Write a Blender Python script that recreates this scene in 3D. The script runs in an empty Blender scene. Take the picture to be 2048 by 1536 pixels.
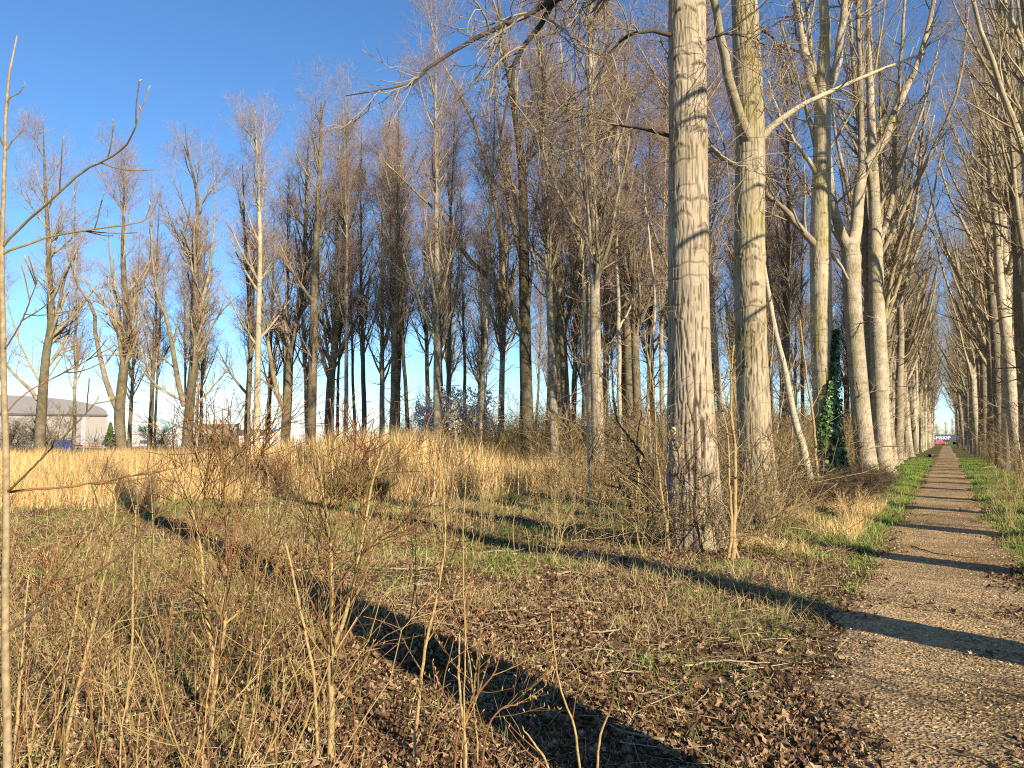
import bpy, math
import numpy as np
from mathutils import Vector
RNG = np.random.default_rng
SC = bpy.context.scene
COL = SC.collection

# ------------------------------------------------------------------ camera, sky, sun, exposure
EYE = 1.6
PITCH = math.radians(4.165)
FPX = 1538.0
cam_d = bpy.data.cameras.new('camera'); cam = bpy.data.objects.new('camera', cam_d); COL.objects.link(cam)
cam_d.sensor_width = 36.0; cam_d.lens = 36.0 * FPX / 2048.0
cam_d.clip_start = 0.05; cam_d.clip_end = 6000
cam.location = (0, 0, EYE); cam.rotation_euler = (math.pi / 2 + PITCH, 0, 0)
SC.camera = cam

SUN_EL = math.radians(25.0)
LH = Vector((-0.556, 0.831, 0)).normalized()             # where the light travels, on the ground
LDIR = Vector((LH.x * math.cos(SUN_EL), LH.y * math.cos(SUN_EL), -math.sin(SUN_EL)))
world = bpy.data.worlds.new('World'); SC.world = world; world.use_nodes = True
wn = world.node_tree
bg = wn.nodes['Background']
sky = wn.nodes.new('ShaderNodeTexSky'); sky.sky_type = 'NISHITA'; sky.sun_disc = False
sky.sun_elevation = SUN_EL; sky.sun_rotation = math.atan2(-LH.x, -LH.y)
sky.air_density = 1.0; sky.dust_density = 0.0; sky.ozone_density = 6.0; sky.altitude = 0
hs = wn.nodes.new('ShaderNodeHueSaturation'); hs.inputs['Saturation'].default_value = 1.06
wn.links.new(sky.outputs[0], hs.inputs['Color']); wn.links.new(hs.outputs[0], bg.inputs[0]); bg.inputs[1].default_value = 0.10
sun_d = bpy.data.lights.new('sun', 'SUN'); sun_d.energy = 5.0; sun_d.angle = math.radians(0.53); sun_d.color = (1.0, 0.87, 0.66)
sun = bpy.data.objects.new('sun', sun_d); COL.objects.link(sun)
sun.rotation_euler = LDIR.to_track_quat('-Z', 'Y').to_euler()
SC.view_settings.view_transform = 'Standard'; SC.view_settings.look = 'None'
SC.view_settings.exposure = 0.92; SC.view_settings.gamma = 1.0; SC.view_settings.use_curve_mapping = False
SC.cycles.use_denoising = False; SC.cycles.filter_width = 1.15; SC.cycles.use_adaptive_sampling = False
SC.cycles.max_bounces = 5; SC.cycles.diffuse_bounces = 2; SC.cycles.transparent_max_bounces = 4

# ------------------------------------------------------------------ small maths
AZ = math.radians(29.4); SA, CA = math.sin(AZ), math.cos(AZ)
def uv(x, y): return x * CA - y * SA, x * SA + y * CA        # u across the path, v along it
def xy(u, v): return u * CA + v * SA, -u * SA + v * CA
def P(px, py, Y):                                             # a point seen at px, py of the photo, Y metres ahead
    a = (px - 1024) / FPX; b = (py - 768) / FPX
    d = np.array([a, math.cos(PITCH) + b * math.sin(PITCH), math.sin(PITCH) - b * math.cos(PITCH)])
    return d * (Y / d[1]) + np.array([0, 0, EYE])
def hash2(ix, iy, seed):
    h = (ix.astype(np.int64) * 374761393 + iy.astype(np.int64) * 668265263 + seed * 1442695041) & 0xFFFFFFFF
    h = ((h ^ (h >> 13)) * 1274126177) & 0xFFFFFFFF
    h = (h ^ (h >> 16)) & 0xFFFFFF
    return h / float(0xFFFFFF)
def vnoise(x, y, seed=0):
    x = np.asarray(x, float); y = np.asarray(y, float)
    ix = np.floor(x); iy = np.floor(y); fx = x - ix; fy = y - iy
    fx = fx * fx * (3 - 2 * fx); fy = fy * fy * (3 - 2 * fy)
    a = hash2(ix, iy, seed); b = hash2(ix + 1, iy, seed); c = hash2(ix, iy + 1, seed); d = hash2(ix + 1, iy + 1, seed)
    return (a * (1 - fx) + b * fx) * (1 - fy) + (c * (1 - fx) + d * fx) * fy
def fbm(x, y, seed=0, o=4):
    s = 0; a = 0.5; t = 0
    for i in range(o):
        s = s + a * vnoise(x * 2 ** i, y * 2 ** i, seed + i * 17); t += a; a *= 0.5
    return s / t
def sstep(e0, e1, x):
    t = np.clip((x - e0) / (e1 - e0), 0, 1); return t * t * (3 - 2 * t)
def path_edges(v):
    l = -0.95 + 0.45 * (fbm(v * 1.3, v * 0 + 3.3, 5, 4) - 0.5) * 2 + 0.25 * sstep(9, 3, v)
    r = 0.78 + 0.40 * (fbm(v * 1.2, v * 0 + 9.1, 6, 4) - 0.5) * 2 + 1.3 * sstep(9, 2, v)
    return l, r
def ground_h(x, y):
    u, v = uv(x, y)
    near = sstep(75, 30, np.hypot(x, y))
    h = 0.16 * (fbm(x * 0.33, y * 0.33, 11, 3) - 0.5) + 0.07 * (fbm(x * 1.7, y * 1.7, 12, 3) - 0.5)
    off = sstep(0.8, 2.4, np.abs(u + 0.1))
    h = h * (0.12 + 0.88 * off) * near
    h = h - 0.03 * sstep(1.3, 0.7, np.abs(u + 0.1)) * near
    return h + 0.05 * off * near
def grass_mask(x, y):                                         # where short green grass grows
    u, v = uv(x, y)
    m = sstep(0.55, 0.62, fbm(x * 0.55 + 3, y * 0.55, 31, 4)) * 0.85
    m = np.maximum(m, sstep(0.58, 0.64, fbm(x * 1.7, y * 1.7, 37, 3)) * 0.7)
    vr = sstep(0.75, 1.05, u) * sstep(2.9, 2.0, u) * sstep(6, 9, v)
    vl = sstep(-0.9, -1.15, u) * sstep(-2.7, -1.8, u) * sstep(12, 15, v)
    m = np.maximum(m, np.maximum(vr, vl) * (0.45 + 0.55 * sstep(0.35, 0.6, fbm(x * 0.8, y * 0.8, 41, 3))))
    m = m * sstep(0.0, 0.3, np.maximum(u - 0.7, -0.85 - u))
    m = m * (0.45 + 0.55 * sstep(5.5, 10, np.hypot(x, y)))
    clear = sstep(26, 20, y) * sstep(1.5, 0, u)
    m = np.maximum(m, 0.75 * clear * sstep(11, 15, y) * sstep(0.46, 0.56, fbm(x * 0.7, y * 0.9, 43, 3)))
    far = sstep(232, 238, v)
    return np.clip(np.maximum(m, far), 0, 1)

# ------------------------------------------------------------------ mesh helpers
def make_mesh(name, V, quads=None, tris=None, smooth=True, attrs=None):
    me = bpy.data.meshes.new(name)
    V = np.ascontiguousarray(V, dtype=np.float32).reshape(-1, 3)
    q = np.zeros((0, 4), np.int32) if quads is None else np.asarray(quads, np.int32).reshape(-1, 4)
    t = np.zeros((0, 3), np.int32) if tris is None else np.asarray(tris, np.int32).reshape(-1, 3)
    nl = len(q) * 4 + len(t) * 3; nf = len(q) + len(t)
    me.vertices.add(len(V)); me.vertices.foreach_set('co', V.ravel())
    me.loops.add(nl); me.loops.foreach_set('vertex_index', np.concatenate([q.ravel(), t.ravel()]).astype(np.int32))
    me.polygons.add(nf)
    ls = np.concatenate([np.arange(len(q)) * 4, len(q) * 4 + np.arange(len(t)) * 3]).astype(np.int32)
    me.polygons.foreach_set('loop_start', ls)
    me.polygons.foreach_set('use_smooth', np.full(nf, smooth, dtype=bool))
    me.update(calc_edges=True)
    for k, a in (attrs or {}).items():
        at = me.attributes.new(k, 'FLOAT', 'POINT'); at.data.foreach_set('value', np.asarray(a, np.float32))
    return me
class Geo:
    def __init__(s): s.V = []; s.Q = []; s.T = []; s.n = 0
    def add(s, V, Q=None, T=None):
        V = np.asarray(V, float).reshape(-1, 3)
        if Q is not None and len(Q): s.Q.append(np.asarray(Q).reshape(-1, 4) + s.n)
        if T is not None and len(T): s.T.append(np.asarray(T).reshape(-1, 3) + s.n)
        s.V.append(V); s.n += len(V); return s
    def box(s, c, d, rz=0):
        c = np.array(c, float); d = np.array(d, float) / 2
        k = np.array([[-1, -1, -1], [1, -1, -1], [1, 1, -1], [-1, 1, -1], [-1, -1, 1], [1, -1, 1], [1, 1, 1], [-1, 1, 1]], float) * d
        if rz:
            co, si = math.cos(rz), math.sin(rz); k = np.stack([k[:, 0] * co - k[:, 1] * si, k[:, 0] * si + k[:, 1] * co, k[:, 2]], 1)
        return s.add(k + c, [[0, 3, 2, 1], [4, 5, 6, 7], [0, 1, 5, 4], [1, 2, 6, 5], [2, 3, 7, 6], [3, 0, 4, 7]])
    def tubes(s, Pth, R, n):
        V, Q, T = tubes(Pth, R, n); return s.add(V, Q, T)
    def mesh(s, name, smooth=True, base=None):
        V = np.concatenate(s.V)
        if base is not None: V = V - np.asarray(base)
        return make_mesh(name, V, np.concatenate(s.Q) if s.Q else None, np.concatenate(s.T) if s.T else None, smooth)
def nrm(a): return a / np.maximum(np.linalg.norm(a, axis=-1, keepdims=True), 1e-9)
def tubes(Pth, R, n, cap=True):
    Pth = np.asarray(Pth, float); R = np.asarray(R, float)
    if Pth.ndim == 2: Pth = Pth[None]; R = R[None]
    M, Qn, _ = Pth.shape
    t = np.empty_like(Pth); t[:, 1:-1] = Pth[:, 2:] - Pth[:, :-2]; t[:, 0] = Pth[:, 1] - Pth[:, 0]; t[:, -1] = Pth[:, -1] - Pth[:, -2]
    t = nrm(t)
    m = nrm(Pth[:, -1] - Pth[:, 0])
    ref = np.where(np.abs(m[:, 2:3]) < 0.8, np.array([[0, 0, 1.0]]), np.array([[1.0, 0, 0]]))
    a = ref[:, None, :] - (ref[:, None, :] * t).sum(-1, keepdims=True) * t
    a = nrm(a); b = np.cross(t, a)
    th = np.arange(n) * 2 * math.pi / n
    V = Pth[:, :, None, :] + R[:, :, None, None] * (np.cos(th)[None, None, :, None] * a[:, :, None, :] + np.sin(th)[None, None, :, None] * b[:, :, None, :])
    V = V.reshape(-1, 3)
    i = np.arange(M)[:, None, None] * Qn * n + np.arange(Qn - 1)[None, :, None] * n
    k = np.arange(n)[None, None, :]; k2 = (k + 1) % n
    Qd = np.stack([i + k, i + k2, i + n + k2, i + n + k], -1).reshape(-1, 4)
    T = None
    if cap and n >= 5:
        e = np.arange(M)[:, None] * Qn * n + (Qn - 1) * n
        T = np.stack([np.broadcast_to(e, (M, n - 2)), e + np.arange(1, n - 1), e + np.arange(2, n)], -1).reshape(-1, 3)
    return V, Qd, T
def resample(pts, Q):
    pts = np.asarray(pts, float)
    if len(pts) > 2:                                          # Catmull-Rom through the points
        p = np.vstack([2 * pts[0] - pts[1], pts, 2 * pts[-1] - pts[-2]])
        out = []
        for i in range(1, len(p) - 2):
            tt = np.linspace(0, 1, 8, endpoint=False)[:, None]
            a, b, c, d = p[i - 1], p[i], p[i + 1], p[i + 2]
            out.append(0.5 * (2 * b + (c - a) * tt + (2 * a - 5 * b + 4 * c - d) * tt ** 2 + (3 * b - a - 3 * c + d) * tt ** 3))
        pts = np.vstack(out + [p[-2][None]])
    s = np.r_[0, np.cumsum(np.linalg.norm(np.diff(pts, axis=0), axis=1))]
    q = np.linspace(0, s[-1], Q)
    return np.stack([np.interp(q, s, pts[:, k]) for k in range(pts.shape[1])], 1)
def branch(rng, Pp, Rp, k, t0, t1, ang, angsd, L, Q, up=0.0, wig=0.1, rf=0.55, rmin=0.003, Lt=0.5, Lv=0.3, az=None):
    """k children on each parent path; L metres at t0, shrinking by Lt towards t1; up bends them towards the sky."""
    M, Qp, _ = Pp.shape
    idx = np.repeat(np.arange(M), k); m = len(idx)
    t = rng.uniform(t0, t1, m)
    f = t * (Qp - 1); i0 = np.minimum(f.astype(int), Qp - 2); w = (f - i0)[:, None]
    p = Pp[idx, i0] * (1 - w) + Pp[idx, i0 + 1] * w
    r = Rp[idx, i0] * (1 - w[:, 0]) + Rp[idx, i0 + 1] * w[:, 0]
    tan = nrm(Pp[idx, i0 + 1] - Pp[idx, i0])
    rv = nrm(rng.normal(size=(m, 3))); perp = nrm(rv - (rv * tan).sum(1, keepdims=True) * tan)
    a = np.clip(rng.normal(ang, angsd, m), 8, 100) * math.pi / 180
    d = np.cos(a)[:, None] * tan + np.sin(a)[:, None] * perp
    Lm = (L if np.ndim(L) == 0 else np.asarray(L)[idx]) * (1 - Lt * (t - t0) / max(t1 - t0, 1e-6)) * rng.uniform(1 - Lv, 1 + Lv, m)
    out = np.empty((m, Q, 3)); out[:, 0] = p
    for q in range(1, Q):
        d = d + np.array([0, 0, up]) + rng.normal(size=(m, 3)) * wig
        d = nrm(d); p = p + d * (Lm / (Q - 1))[:, None]; out[:, q] = p
    r0 = np.maximum(np.minimum(r * rf, Lm * 0.03), rmin)
    R = r0[:, None] * np.linspace(1, 0.25, Q)[None, :]; R = np.maximum(R, rmin * 0.75)
    return out, R
def link(o): COL.objects.link(o); return o
def obj(name, me, mat=None, parent=None, kind=None):
    o = bpy.data.objects.new(name, me)
    if mat is not None and not me.materials: me.materials.append(mat)
    link(o)
    if mat is not None and me.materials[0] is not mat: o.material_slots[0].link = 'OBJECT'; o.material_slots[0].material = mat
    if parent is not None: o.parent = parent
    if kind: o['kind'] = kind
    return o
def tag(o, label, cat, group=None):
    o['label'] = label; o['category'] = cat
    if group: o['group'] = group
    return o
def thing(name, label, cat, loc=(0, 0, 0), group=None, rz=0, s=1):
    o = bpy.data.objects.new(name, None); link(o); o.empty_display_size = 0.2
    o.location = Vector([float(c) for c in loc]); o.rotation_euler = (0, 0, rz); o.scale = (s, s, s)
    return tag(o, label, cat, group)

# ------------------------------------------------------------------ materials
def nodes(name, rough=0.85, spec=0.2):
    m = bpy.data.materials.new(name); m.use_nodes = True
    nt = m.node_tree; b = nt.nodes['Principled BSDF']
    b.inputs['Roughness'].default_value = rough; b.inputs['Specular IOR Level'].default_value = spec
    return m, nt, b
def N(nt, t, **kw):
    n = nt.nodes.new('ShaderNode' + t)
    for k, v in kw.items():
        if k in n.inputs: n.inputs[k].default_value = v
        else: setattr(n, k, v)
    return n
def ramp(nt, src, stops):
    r = N(nt, 'ValToRGB'); e = r.color_ramp.elements
    while len(e) < len(stops): e.new(0.5)
    for x, (p, c) in zip(e, stops): x.position = p; x.color = (*c, 1) if len(c) == 3 else c
    nt.links.new(src, r.inputs[0]); return r.outputs[0]
def mixc(nt, f, a, b, mode='MIX'):
    m = N(nt, 'Mix', data_type='RGBA', blend_type=mode)
    for s, v in ((m.inputs[0], f), (m.inputs[6], a), (m.inputs[7], b)):
        if hasattr(v, 'is_output'): nt.links.new(v, s)
        else: s.default_value = v if isinstance(v, (int, float)) else (*v, 1)
    return m.outputs[2]
def mathn(nt, op, a, b=0.0, c=None):
    m = N(nt, 'Math', operation=op)
    for s, v in zip(m.inputs, (a, b, c)):
        if v is None: continue
        if hasattr(v, 'is_output'): nt.links.new(v, s)
        else: s.default_value = v
    return m.outputs[0]
def objcoord(nt, scale, kind='Object'):
    tc = N(nt, 'TexCoord'); mp = N(nt, 'Mapping'); mp.inputs['Scale'].default_value = scale
    nt.links.new(tc.outputs[kind], mp.inputs[0]); return mp.outputs[0]
def noise(nt, co, scale, detail=4, rough=0.55):
    n = N(nt, 'TexNoise', Scale=scale, Detail=detail, Roughness=rough); nt.links.new(co, n.inputs['Vector']); return n.outputs[0]
def bump(nt, b, h, strength, dist):
    n = N(nt, 'Bump', Strength=strength, Distance=dist); nt.links.new(h, n.inputs['Height']); nt.links.new(n.outputs[0], b.inputs['Normal'])
def island(nt): return N(nt, 'NewGeometry').outputs['Random Per Island']
def mat_islands(name, stops, rough=0.8, spec=0.2, grain=0):
    m, nt, b = nodes(name, rough, spec)
    c = ramp(nt, island(nt), stops)
    if grain:
        g = noise(nt, objcoord(nt, (1, 1, 1)), grain, 3)
        c = mixc(nt, 1.0, c, ramp(nt, g, [(0.3, (0.62, 0.6, 0.58)), (0.7, (1.25, 1.25, 1.22))]), 'MULTIPLY')
    nt.links.new(c, b.inputs['Base Color']); return m
def mat_plain(name, col, rough=0.6, spec=0.3, metal=0, var=0.0, scale=3.0):
    m, nt, b = nodes(name, rough, spec); b.inputs['Metallic'].default_value = metal
    if var:
        n = noise(nt, objcoord(nt, (1, 1, 1)), scale, 4)
        c = ramp(nt, n, [(0.3, tuple(x * (1 - var) for x in col)), (0.7, tuple(x * (1 + var) for x in col))])
        nt.links.new(c, b.inputs['Base Color'])
    else: b.inputs['Base Color'].default_value = (*col, 1)
    return m
def mat_bark(name, light, mid, dark, algae, crack=0.75, attr=False, cs=1.0, algae_amt=0.5):
    m, nt, b = nodes(name, 0.9, 0.12)
    co = objcoord(nt, (1, 1, 0.16)); co1 = objcoord(nt, (1, 1, 1)); coz = objcoord(nt, (0.9, 0.9, 7.0))
    base = ramp(nt, noise(nt, co1, 2.3, 5, 0.6), [(0.3, mid), (0.68, light)])
    base = mixc(nt, mathn(nt, 'MULTIPLY', ramp(nt, noise(nt, objcoord(nt, (1.0, 1.0, 0.35)), 1.7, 3), [(0.5, (0, 0, 0)), (0.68, (1, 1, 1))]), algae_amt), base, algae)
    oi = N(nt, 'ObjectInfo'); tone = ramp(nt, oi.outputs['Random'], [(0.0, (0.74, 0.74, 0.76)), (0.5, (0.98, 0.96, 0.93)), (1.0, (1.14, 1.12, 1.06))])
    base = mixc(nt, 1.0, base, tone, 'MULTIPLY')
    v = N(nt, 'TexVoronoi', feature='DISTANCE_TO_EDGE', Scale=22.0 * cs, Randomness=1.0)
    wob = N(nt, 'VectorMath', operation='ADD'); wn_ = N(nt, 'TexNoise', Scale=9.0, Detail=3.0); nt.links.new(co, wn_.inputs['Vector'])
    sc = N(nt, 'VectorMath', operation='SCALE'); sc.inputs['Scale'].default_value = 0.09; nt.links.new(wn_.outputs['Color'], sc.inputs[0])
    nt.links.new(co, wob.inputs[0]); nt.links.new(sc.outputs[0], wob.inputs[1]); nt.links.new(wob.outputs[0], v.inputs['Vector'])
    cr = ramp(nt, v.outputs['Distance'], [(0.0, (1, 1, 1)), (0.16, (0, 0, 0))])
    cm = mathn(nt, 'MULTIPLY', cr, ramp(nt, noise(nt, co1, 3.1, 3), [(0.33, (0.25, 0.25, 0.25)), (0.6, (1, 1, 1))]))
    lent = ramp(nt, noise(nt, coz, 1.5, 3, 0.5), [(0.60, (0, 0, 0)), (0.68, (1, 1, 1))])
    f = mathn(nt, 'MAXIMUM', mathn(nt, 'MULTIPLY', cm, crack), mathn(nt, 'MULTIPLY', lent, 0.45))
    if attr:
        a = N(nt, 'Attribute', attribute_name='furrow'); s = N(nt, 'Attribute', attribute_name='scar')
        f = mathn(nt, 'MAXIMUM', mathn(nt, 'MULTIPLY', f, 0.35), mathn(nt, 'MAXIMUM', a.outputs['Fac'], s.outputs['Fac']))
    nt.links.new(mixc(nt, f, base, dark), b.inputs['Base Color'])
    h = mathn(nt, 'SUBTRACT', noise(nt, co, 30, 3), f)
    bump(nt, b, h, 0.6, 0.015)
    return m
BARK_BIG = mat_bark('poplar_bark', (0.52, 0.43, 0.31), (0.40, 0.32, 0.225), (0.038, 0.03, 0.02), (0.30, 0.26, 0.10), attr=True, algae_amt=0.35)
BARK_MOSS = mat_bark('mossy_poplar_bark', (0.50, 0.42, 0.29), (0.36, 0.295, 0.19), (0.042, 0.034, 0.02), (0.33, 0.28, 0.07), attr=True, algae_amt=0.75)
BARK_DARK = mat_bark('dark_avenue_bark', (0.36, 0.31, 0.22), (0.19, 0.16, 0.11), (0.045, 0.036, 0.026), (0.22, 0.20, 0.065), crack=0.7, algae_amt=0.7)  # darker copy of the avenue bark, commonest in the right row
BARK = mat_bark('avenue_bark', (0.52, 0.45, 0.34), (0.30, 0.25, 0.175), (0.06, 0.05, 0.035), (0.27, 0.245, 0.085), crack=0.6, algae_amt=0.6)
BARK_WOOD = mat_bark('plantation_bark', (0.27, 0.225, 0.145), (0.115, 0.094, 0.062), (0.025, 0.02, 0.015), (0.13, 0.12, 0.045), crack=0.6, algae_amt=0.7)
BARK_PALE = mat_bark('pale_bark', (0.62, 0.54, 0.40), (0.45, 0.38, 0.26), (0.10, 0.08, 0.05), (0.40, 0.35, 0.16), crack=0.3, algae_amt=0.3)
LIMB = mat_bark('limb_bark', (0.50, 0.42, 0.29), (0.28, 0.23, 0.15), (0.06, 0.05, 0.034), (0.26, 0.235, 0.08), crack=0.35, algae_amt=0.5, cs=1.6)
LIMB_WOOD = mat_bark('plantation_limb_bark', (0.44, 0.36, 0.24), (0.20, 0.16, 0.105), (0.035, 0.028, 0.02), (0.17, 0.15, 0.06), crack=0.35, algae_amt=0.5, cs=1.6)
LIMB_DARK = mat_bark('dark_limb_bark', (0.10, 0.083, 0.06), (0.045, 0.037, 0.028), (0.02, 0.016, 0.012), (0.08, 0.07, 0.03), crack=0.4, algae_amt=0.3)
TWIG = mat_islands('poplar_twigs', [(0, (0.15, 0.10, 0.06)), (0.5, (0.28, 0.20, 0.12)), (1, (0.44, 0.34, 0.21))])
TWIG_FAR = mat_islands('plantation_twigs', [(0, (0.17, 0.11, 0.075)), (0.5, (0.33, 0.23, 0.165)), (1, (0.50, 0.37, 0.275))])
CATKIN = mat_islands('catkins', [(0, (0.20, 0.07, 0.05)), (0.5, (0.30, 0.12, 0.085)), (1, (0.38, 0.2, 0.13))])
STEM_TAN = mat_islands('sapling_stems', [(0, (0.24, 0.165, 0.07)), (0.5, (0.36, 0.255, 0.115)), (1, (0.46, 0.34, 0.165))], grain=60)
STEM_OLIVE = mat_islands('olive_stems', [(0, (0.10, 0.07, 0.025)), (0.5, (0.19, 0.135, 0.045)), (1, (0.29, 0.205, 0.075))], grain=60)
TWIG_RED = mat_islands('red_twigs', [(0, (0.09, 0.035, 0.02)), (0.5, (0.19, 0.08, 0.037)), (1, (0.32, 0.17, 0.075))])
STEM_GREY = mat_islands('edge_sapling_bark', [(0, (0.24, 0.18, 0.10)), (1, (0.36, 0.275, 0.16))], grain=45)
BUD = mat_islands('buds', [(0, (0.24, 0.16, 0.06)), (1, (0.46, 0.34, 0.14))])
VERGE = mat_islands('verge_grass', [(0, (0.07, 0.13, 0.016)), (0.5, (0.135, 0.24, 0.03)), (0.88, (0.22, 0.31, 0.055)), (1, (0.38, 0.33, 0.11))], 0.6, 0.3)
BRUSH = mat_islands('brushwood', [(0, (0.13, 0.085, 0.04)), (0.5, (0.26, 0.18, 0.085)), (1, (0.42, 0.31, 0.16))])
THICKET = mat_islands('thicket_stems', [(0, (0.15, 0.09, 0.035)), (0.5, (0.33, 0.225, 0.09)), (1, (0.50, 0.365, 0.165))])
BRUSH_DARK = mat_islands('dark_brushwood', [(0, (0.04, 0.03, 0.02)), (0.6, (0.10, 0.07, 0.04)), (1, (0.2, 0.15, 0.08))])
STRAW = mat_islands('dry_reed', [(0, (0.36, 0.21, 0.07)), (0.4, (0.60, 0.39, 0.145)), (0.8, (0.72, 0.54, 0.26)), (1, (0.78, 0.65, 0.38))], 0.7)
STRAW_DULL = mat_islands('dead_grass', [(0, (0.20, 0.135, 0.055)), (0.5, (0.37, 0.27, 0.115)), (1, (0.55, 0.43, 0.21))], 0.75)
GREEN = mat_islands('green_grass', [(0, (0.045, 0.085, 0.012)), (0.5, (0.09, 0.155, 0.02)), (0.85, (0.17, 0.22, 0.04)), (1, (0.34, 0.30, 0.10))], 0.6, 0.3)
RUSH = mat_islands('rush_blades', [(0, (0.05, 0.065, 0.02)), (0.6, (0.12, 0.13, 0.04)), (1, (0.40, 0.31, 0.13))], 0.6, 0.3)
LEAF = mat_islands('dead_leaves', [(0, (0.05, 0.028, 0.015)), (0.45, (0.135, 0.074, 0.038)), (0.78, (0.25, 0.15, 0.08)), (0.95, (0.40, 0.27, 0.155)), (1, (0.54, 0.42, 0.28))], 0.7, 0.25, grain=45)
CHIP = mat_islands('chips', [(0, (0.18, 0.11, 0.05)), (0.45, (0.37, 0.25, 0.115)), (0.85, (0.53, 0.385, 0.20)), (1, (0.68, 0.55, 0.34))], 0.85, 0.15)
STICK = mat_islands('sticks', [(0, (0.20, 0.14, 0.085)), (0.5, (0.36, 0.27, 0.16)), (1, (0.52, 0.41, 0.27))], 0.85, 0.1, grain=30)
IVY = mat_islands('ivy_leaves', [(0, (0.02, 0.055, 0.014)), (0.6, (0.06, 0.135, 0.03)), (1, (0.13, 0.22, 0.06))], 0.4, 0.5)
BLOSSOM = mat_islands('blossom', [(0, (0.62, 0.56, 0.50)), (1, (0.82, 0.78, 0.72))], 0.7)
CUT = mat_plain('cut_wood', (0.62, 0.44, 0.23), 0.8, 0.1, var=0.25, scale=20)

def mat_ground():
    m, nt, b = nodes('forest_ground', 0.95, 0.1)
    co = objcoord(nt, (1, 1, 1))
    soil = ramp(nt, noise(nt, co, 5.0, 6, 0.65), [(0.25, (0.035, 0.021, 0.012)), (0.5, (0.09, 0.053, 0.029)), (0.75, (0.20, 0.125, 0.065))])
    v = N(nt, 'TexVoronoi', Scale=17.0); nt.links.new(co, v.inputs['Vector'])
    lit = ramp(nt, v.outputs['Color'], [(0.0, (0.045, 0.026, 0.015)), (0.5, (0.13, 0.075, 0.04)), (1.0, (0.28, 0.18, 0.10))])
    soil = mixc(nt, 0.6, soil, lit)
    g = ramp(nt, noise(nt, co, 9.0, 5, 0.7), [(0.3, (0.06, 0.085, 0.015)), (0.55, (0.13, 0.165, 0.035)), (0.75, (0.27, 0.25, 0.09))])
    ga = N(nt, 'Attribute', attribute_name='grass'); da = N(nt, 'Attribute', attribute_name='straw')
    c = mixc(nt, mathn(nt, 'MULTIPLY', ga.outputs['Fac'], 0.85), soil, g)
    st = ramp(nt, noise(nt, co, 7.0, 5, 0.7), [(0.3, (0.16, 0.11, 0.045)), (0.7, (0.46, 0.34, 0.15))])
    c = mixc(nt, da.outputs['Fac'], c, st)
    nt.links.new(c, b.inputs['Base Color'])
    bump(nt, b, noise(nt, co, 24, 5, 0.7), 0.9, 0.04)
    return m
def mat_path():
    m, nt, b = nodes('trodden_path', 0.95, 0.08)
    co = objcoord(nt, (1, 1, 1))
    big = ramp(nt, noise(nt, co, 1.1, 5, 0.6), [(0.3, (0.29, 0.205, 0.12)), (0.7, (0.47, 0.345, 0.205))])
    v = N(nt, 'TexVoronoi', Scale=42.0, Randomness=1.0); nt.links.new(co, v.inputs['Vector'])
    chips = ramp(nt, v.outputs['Color'], [(0.1, (0.17, 0.10, 0.045)), (0.55, (0.40, 0.275, 0.135)), (0.9, (0.64, 0.49, 0.27))])
    c = mixc(nt, 0.55, big, chips)
    dk = ramp(nt, noise(nt, co, 2.6, 5, 0.7), [(0.52, (0, 0, 0)), (0.68, (1, 1, 1))])
    c = mixc(nt, mathn(nt, 'MULTIPLY', dk, 0.45), c, (0.10, 0.065, 0.038))
    worn = ramp(nt, noise(nt, objcoord(nt, (0.35, 0.35, 0.35)), 1.0, 4, 0.6), [(0.36, (0.66, 0.62, 0.58)), (0.54, (1.08, 1.06, 1.03))])
    c = mixc(nt, 1.0, c, worn, 'MULTIPLY')
    nt.links.new(c, b.inputs['Base Color'])
    bump(nt, b, mathn(nt, 'ADD', v.outputs['Distance'], noise(nt, co, 30, 4)), 0.8, 0.02)
    return m

# ------------------------------------------------------------------ ground and path
def reed_mask(x, y):                                          # the belt of tall dry grass
    u, v = uv(x, y)
    left = sstep(5.5, 3.0, x - 0.03 * (y - 25))
    front = 19.5 + 3.5 * (fbm(x * 0.3, y * 0 + 2, 51, 3) - 0.5) * 2 - 0.10 * np.minimum(x + 6, 0) * 0 + 3.0 * sstep(-6, -12, x) * -1
    a = sstep(0, 2.5, y - front) * sstep(58, 48, y) * left
    a = a * sstep(0.30, 0.48, fbm(x * 0.45, y * 0.3, 53, 3) + 0.12)
    return a * sstep(-3.5, -5.0, u)
def axis(segs):
    out = [segs[0][0]]
    for a, b, st in segs:
        n = max(1, int(round((b - a) / st))); out += list(np.linspace(a, b, n + 1)[1:])
    return np.array(out)
gx = axis([(-1500, -300, 150), (-300, -60, 30), (-60, -20, 4), (-20, -9, 0.5), (-9, 9, 0.12), (9, 20, 0.5), (20, 60, 2.5), (60, 240, 15), (240, 1500, 150)])
gy = axis([(-300, -30, 60), (-30, 1.5, 1.5), (1.5, 18, 0.12), (18, 34, 0.4), (34, 80, 2), (80, 300, 10), (300, 2500, 200)])
X, Y = np.meshgrid(gx, gy); sh = X.shape
Z = ground_h(X, Y)
idx = np.arange(X.size).reshape(sh)
Qg = np.stack([idx[:-1, :-1], idx[:-1, 1:], idx[1:, 1:], idx[1:, :-1]], -1).reshape(-1, 4)
Z = Z + 0.035 * (vnoise(X * 6, Y * 6, 71) - 0.5) * (np.abs(X) < 9.5) * (Y < 18)
gm = grass_mask(X, Y)
stw = np.maximum(reed_mask(X, Y) * 0.9, 0.12 * sstep(0.5, 0.65, fbm(X * 0.9, Y * 0.9, 77, 3)) * sstep(30, 14, Y))
me = make_mesh('ground', np.stack([X, Y, Z], -1).reshape(-1, 3), Qg, attrs={'grass': gm.ravel(), 'straw': stw.ravel()})
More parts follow.
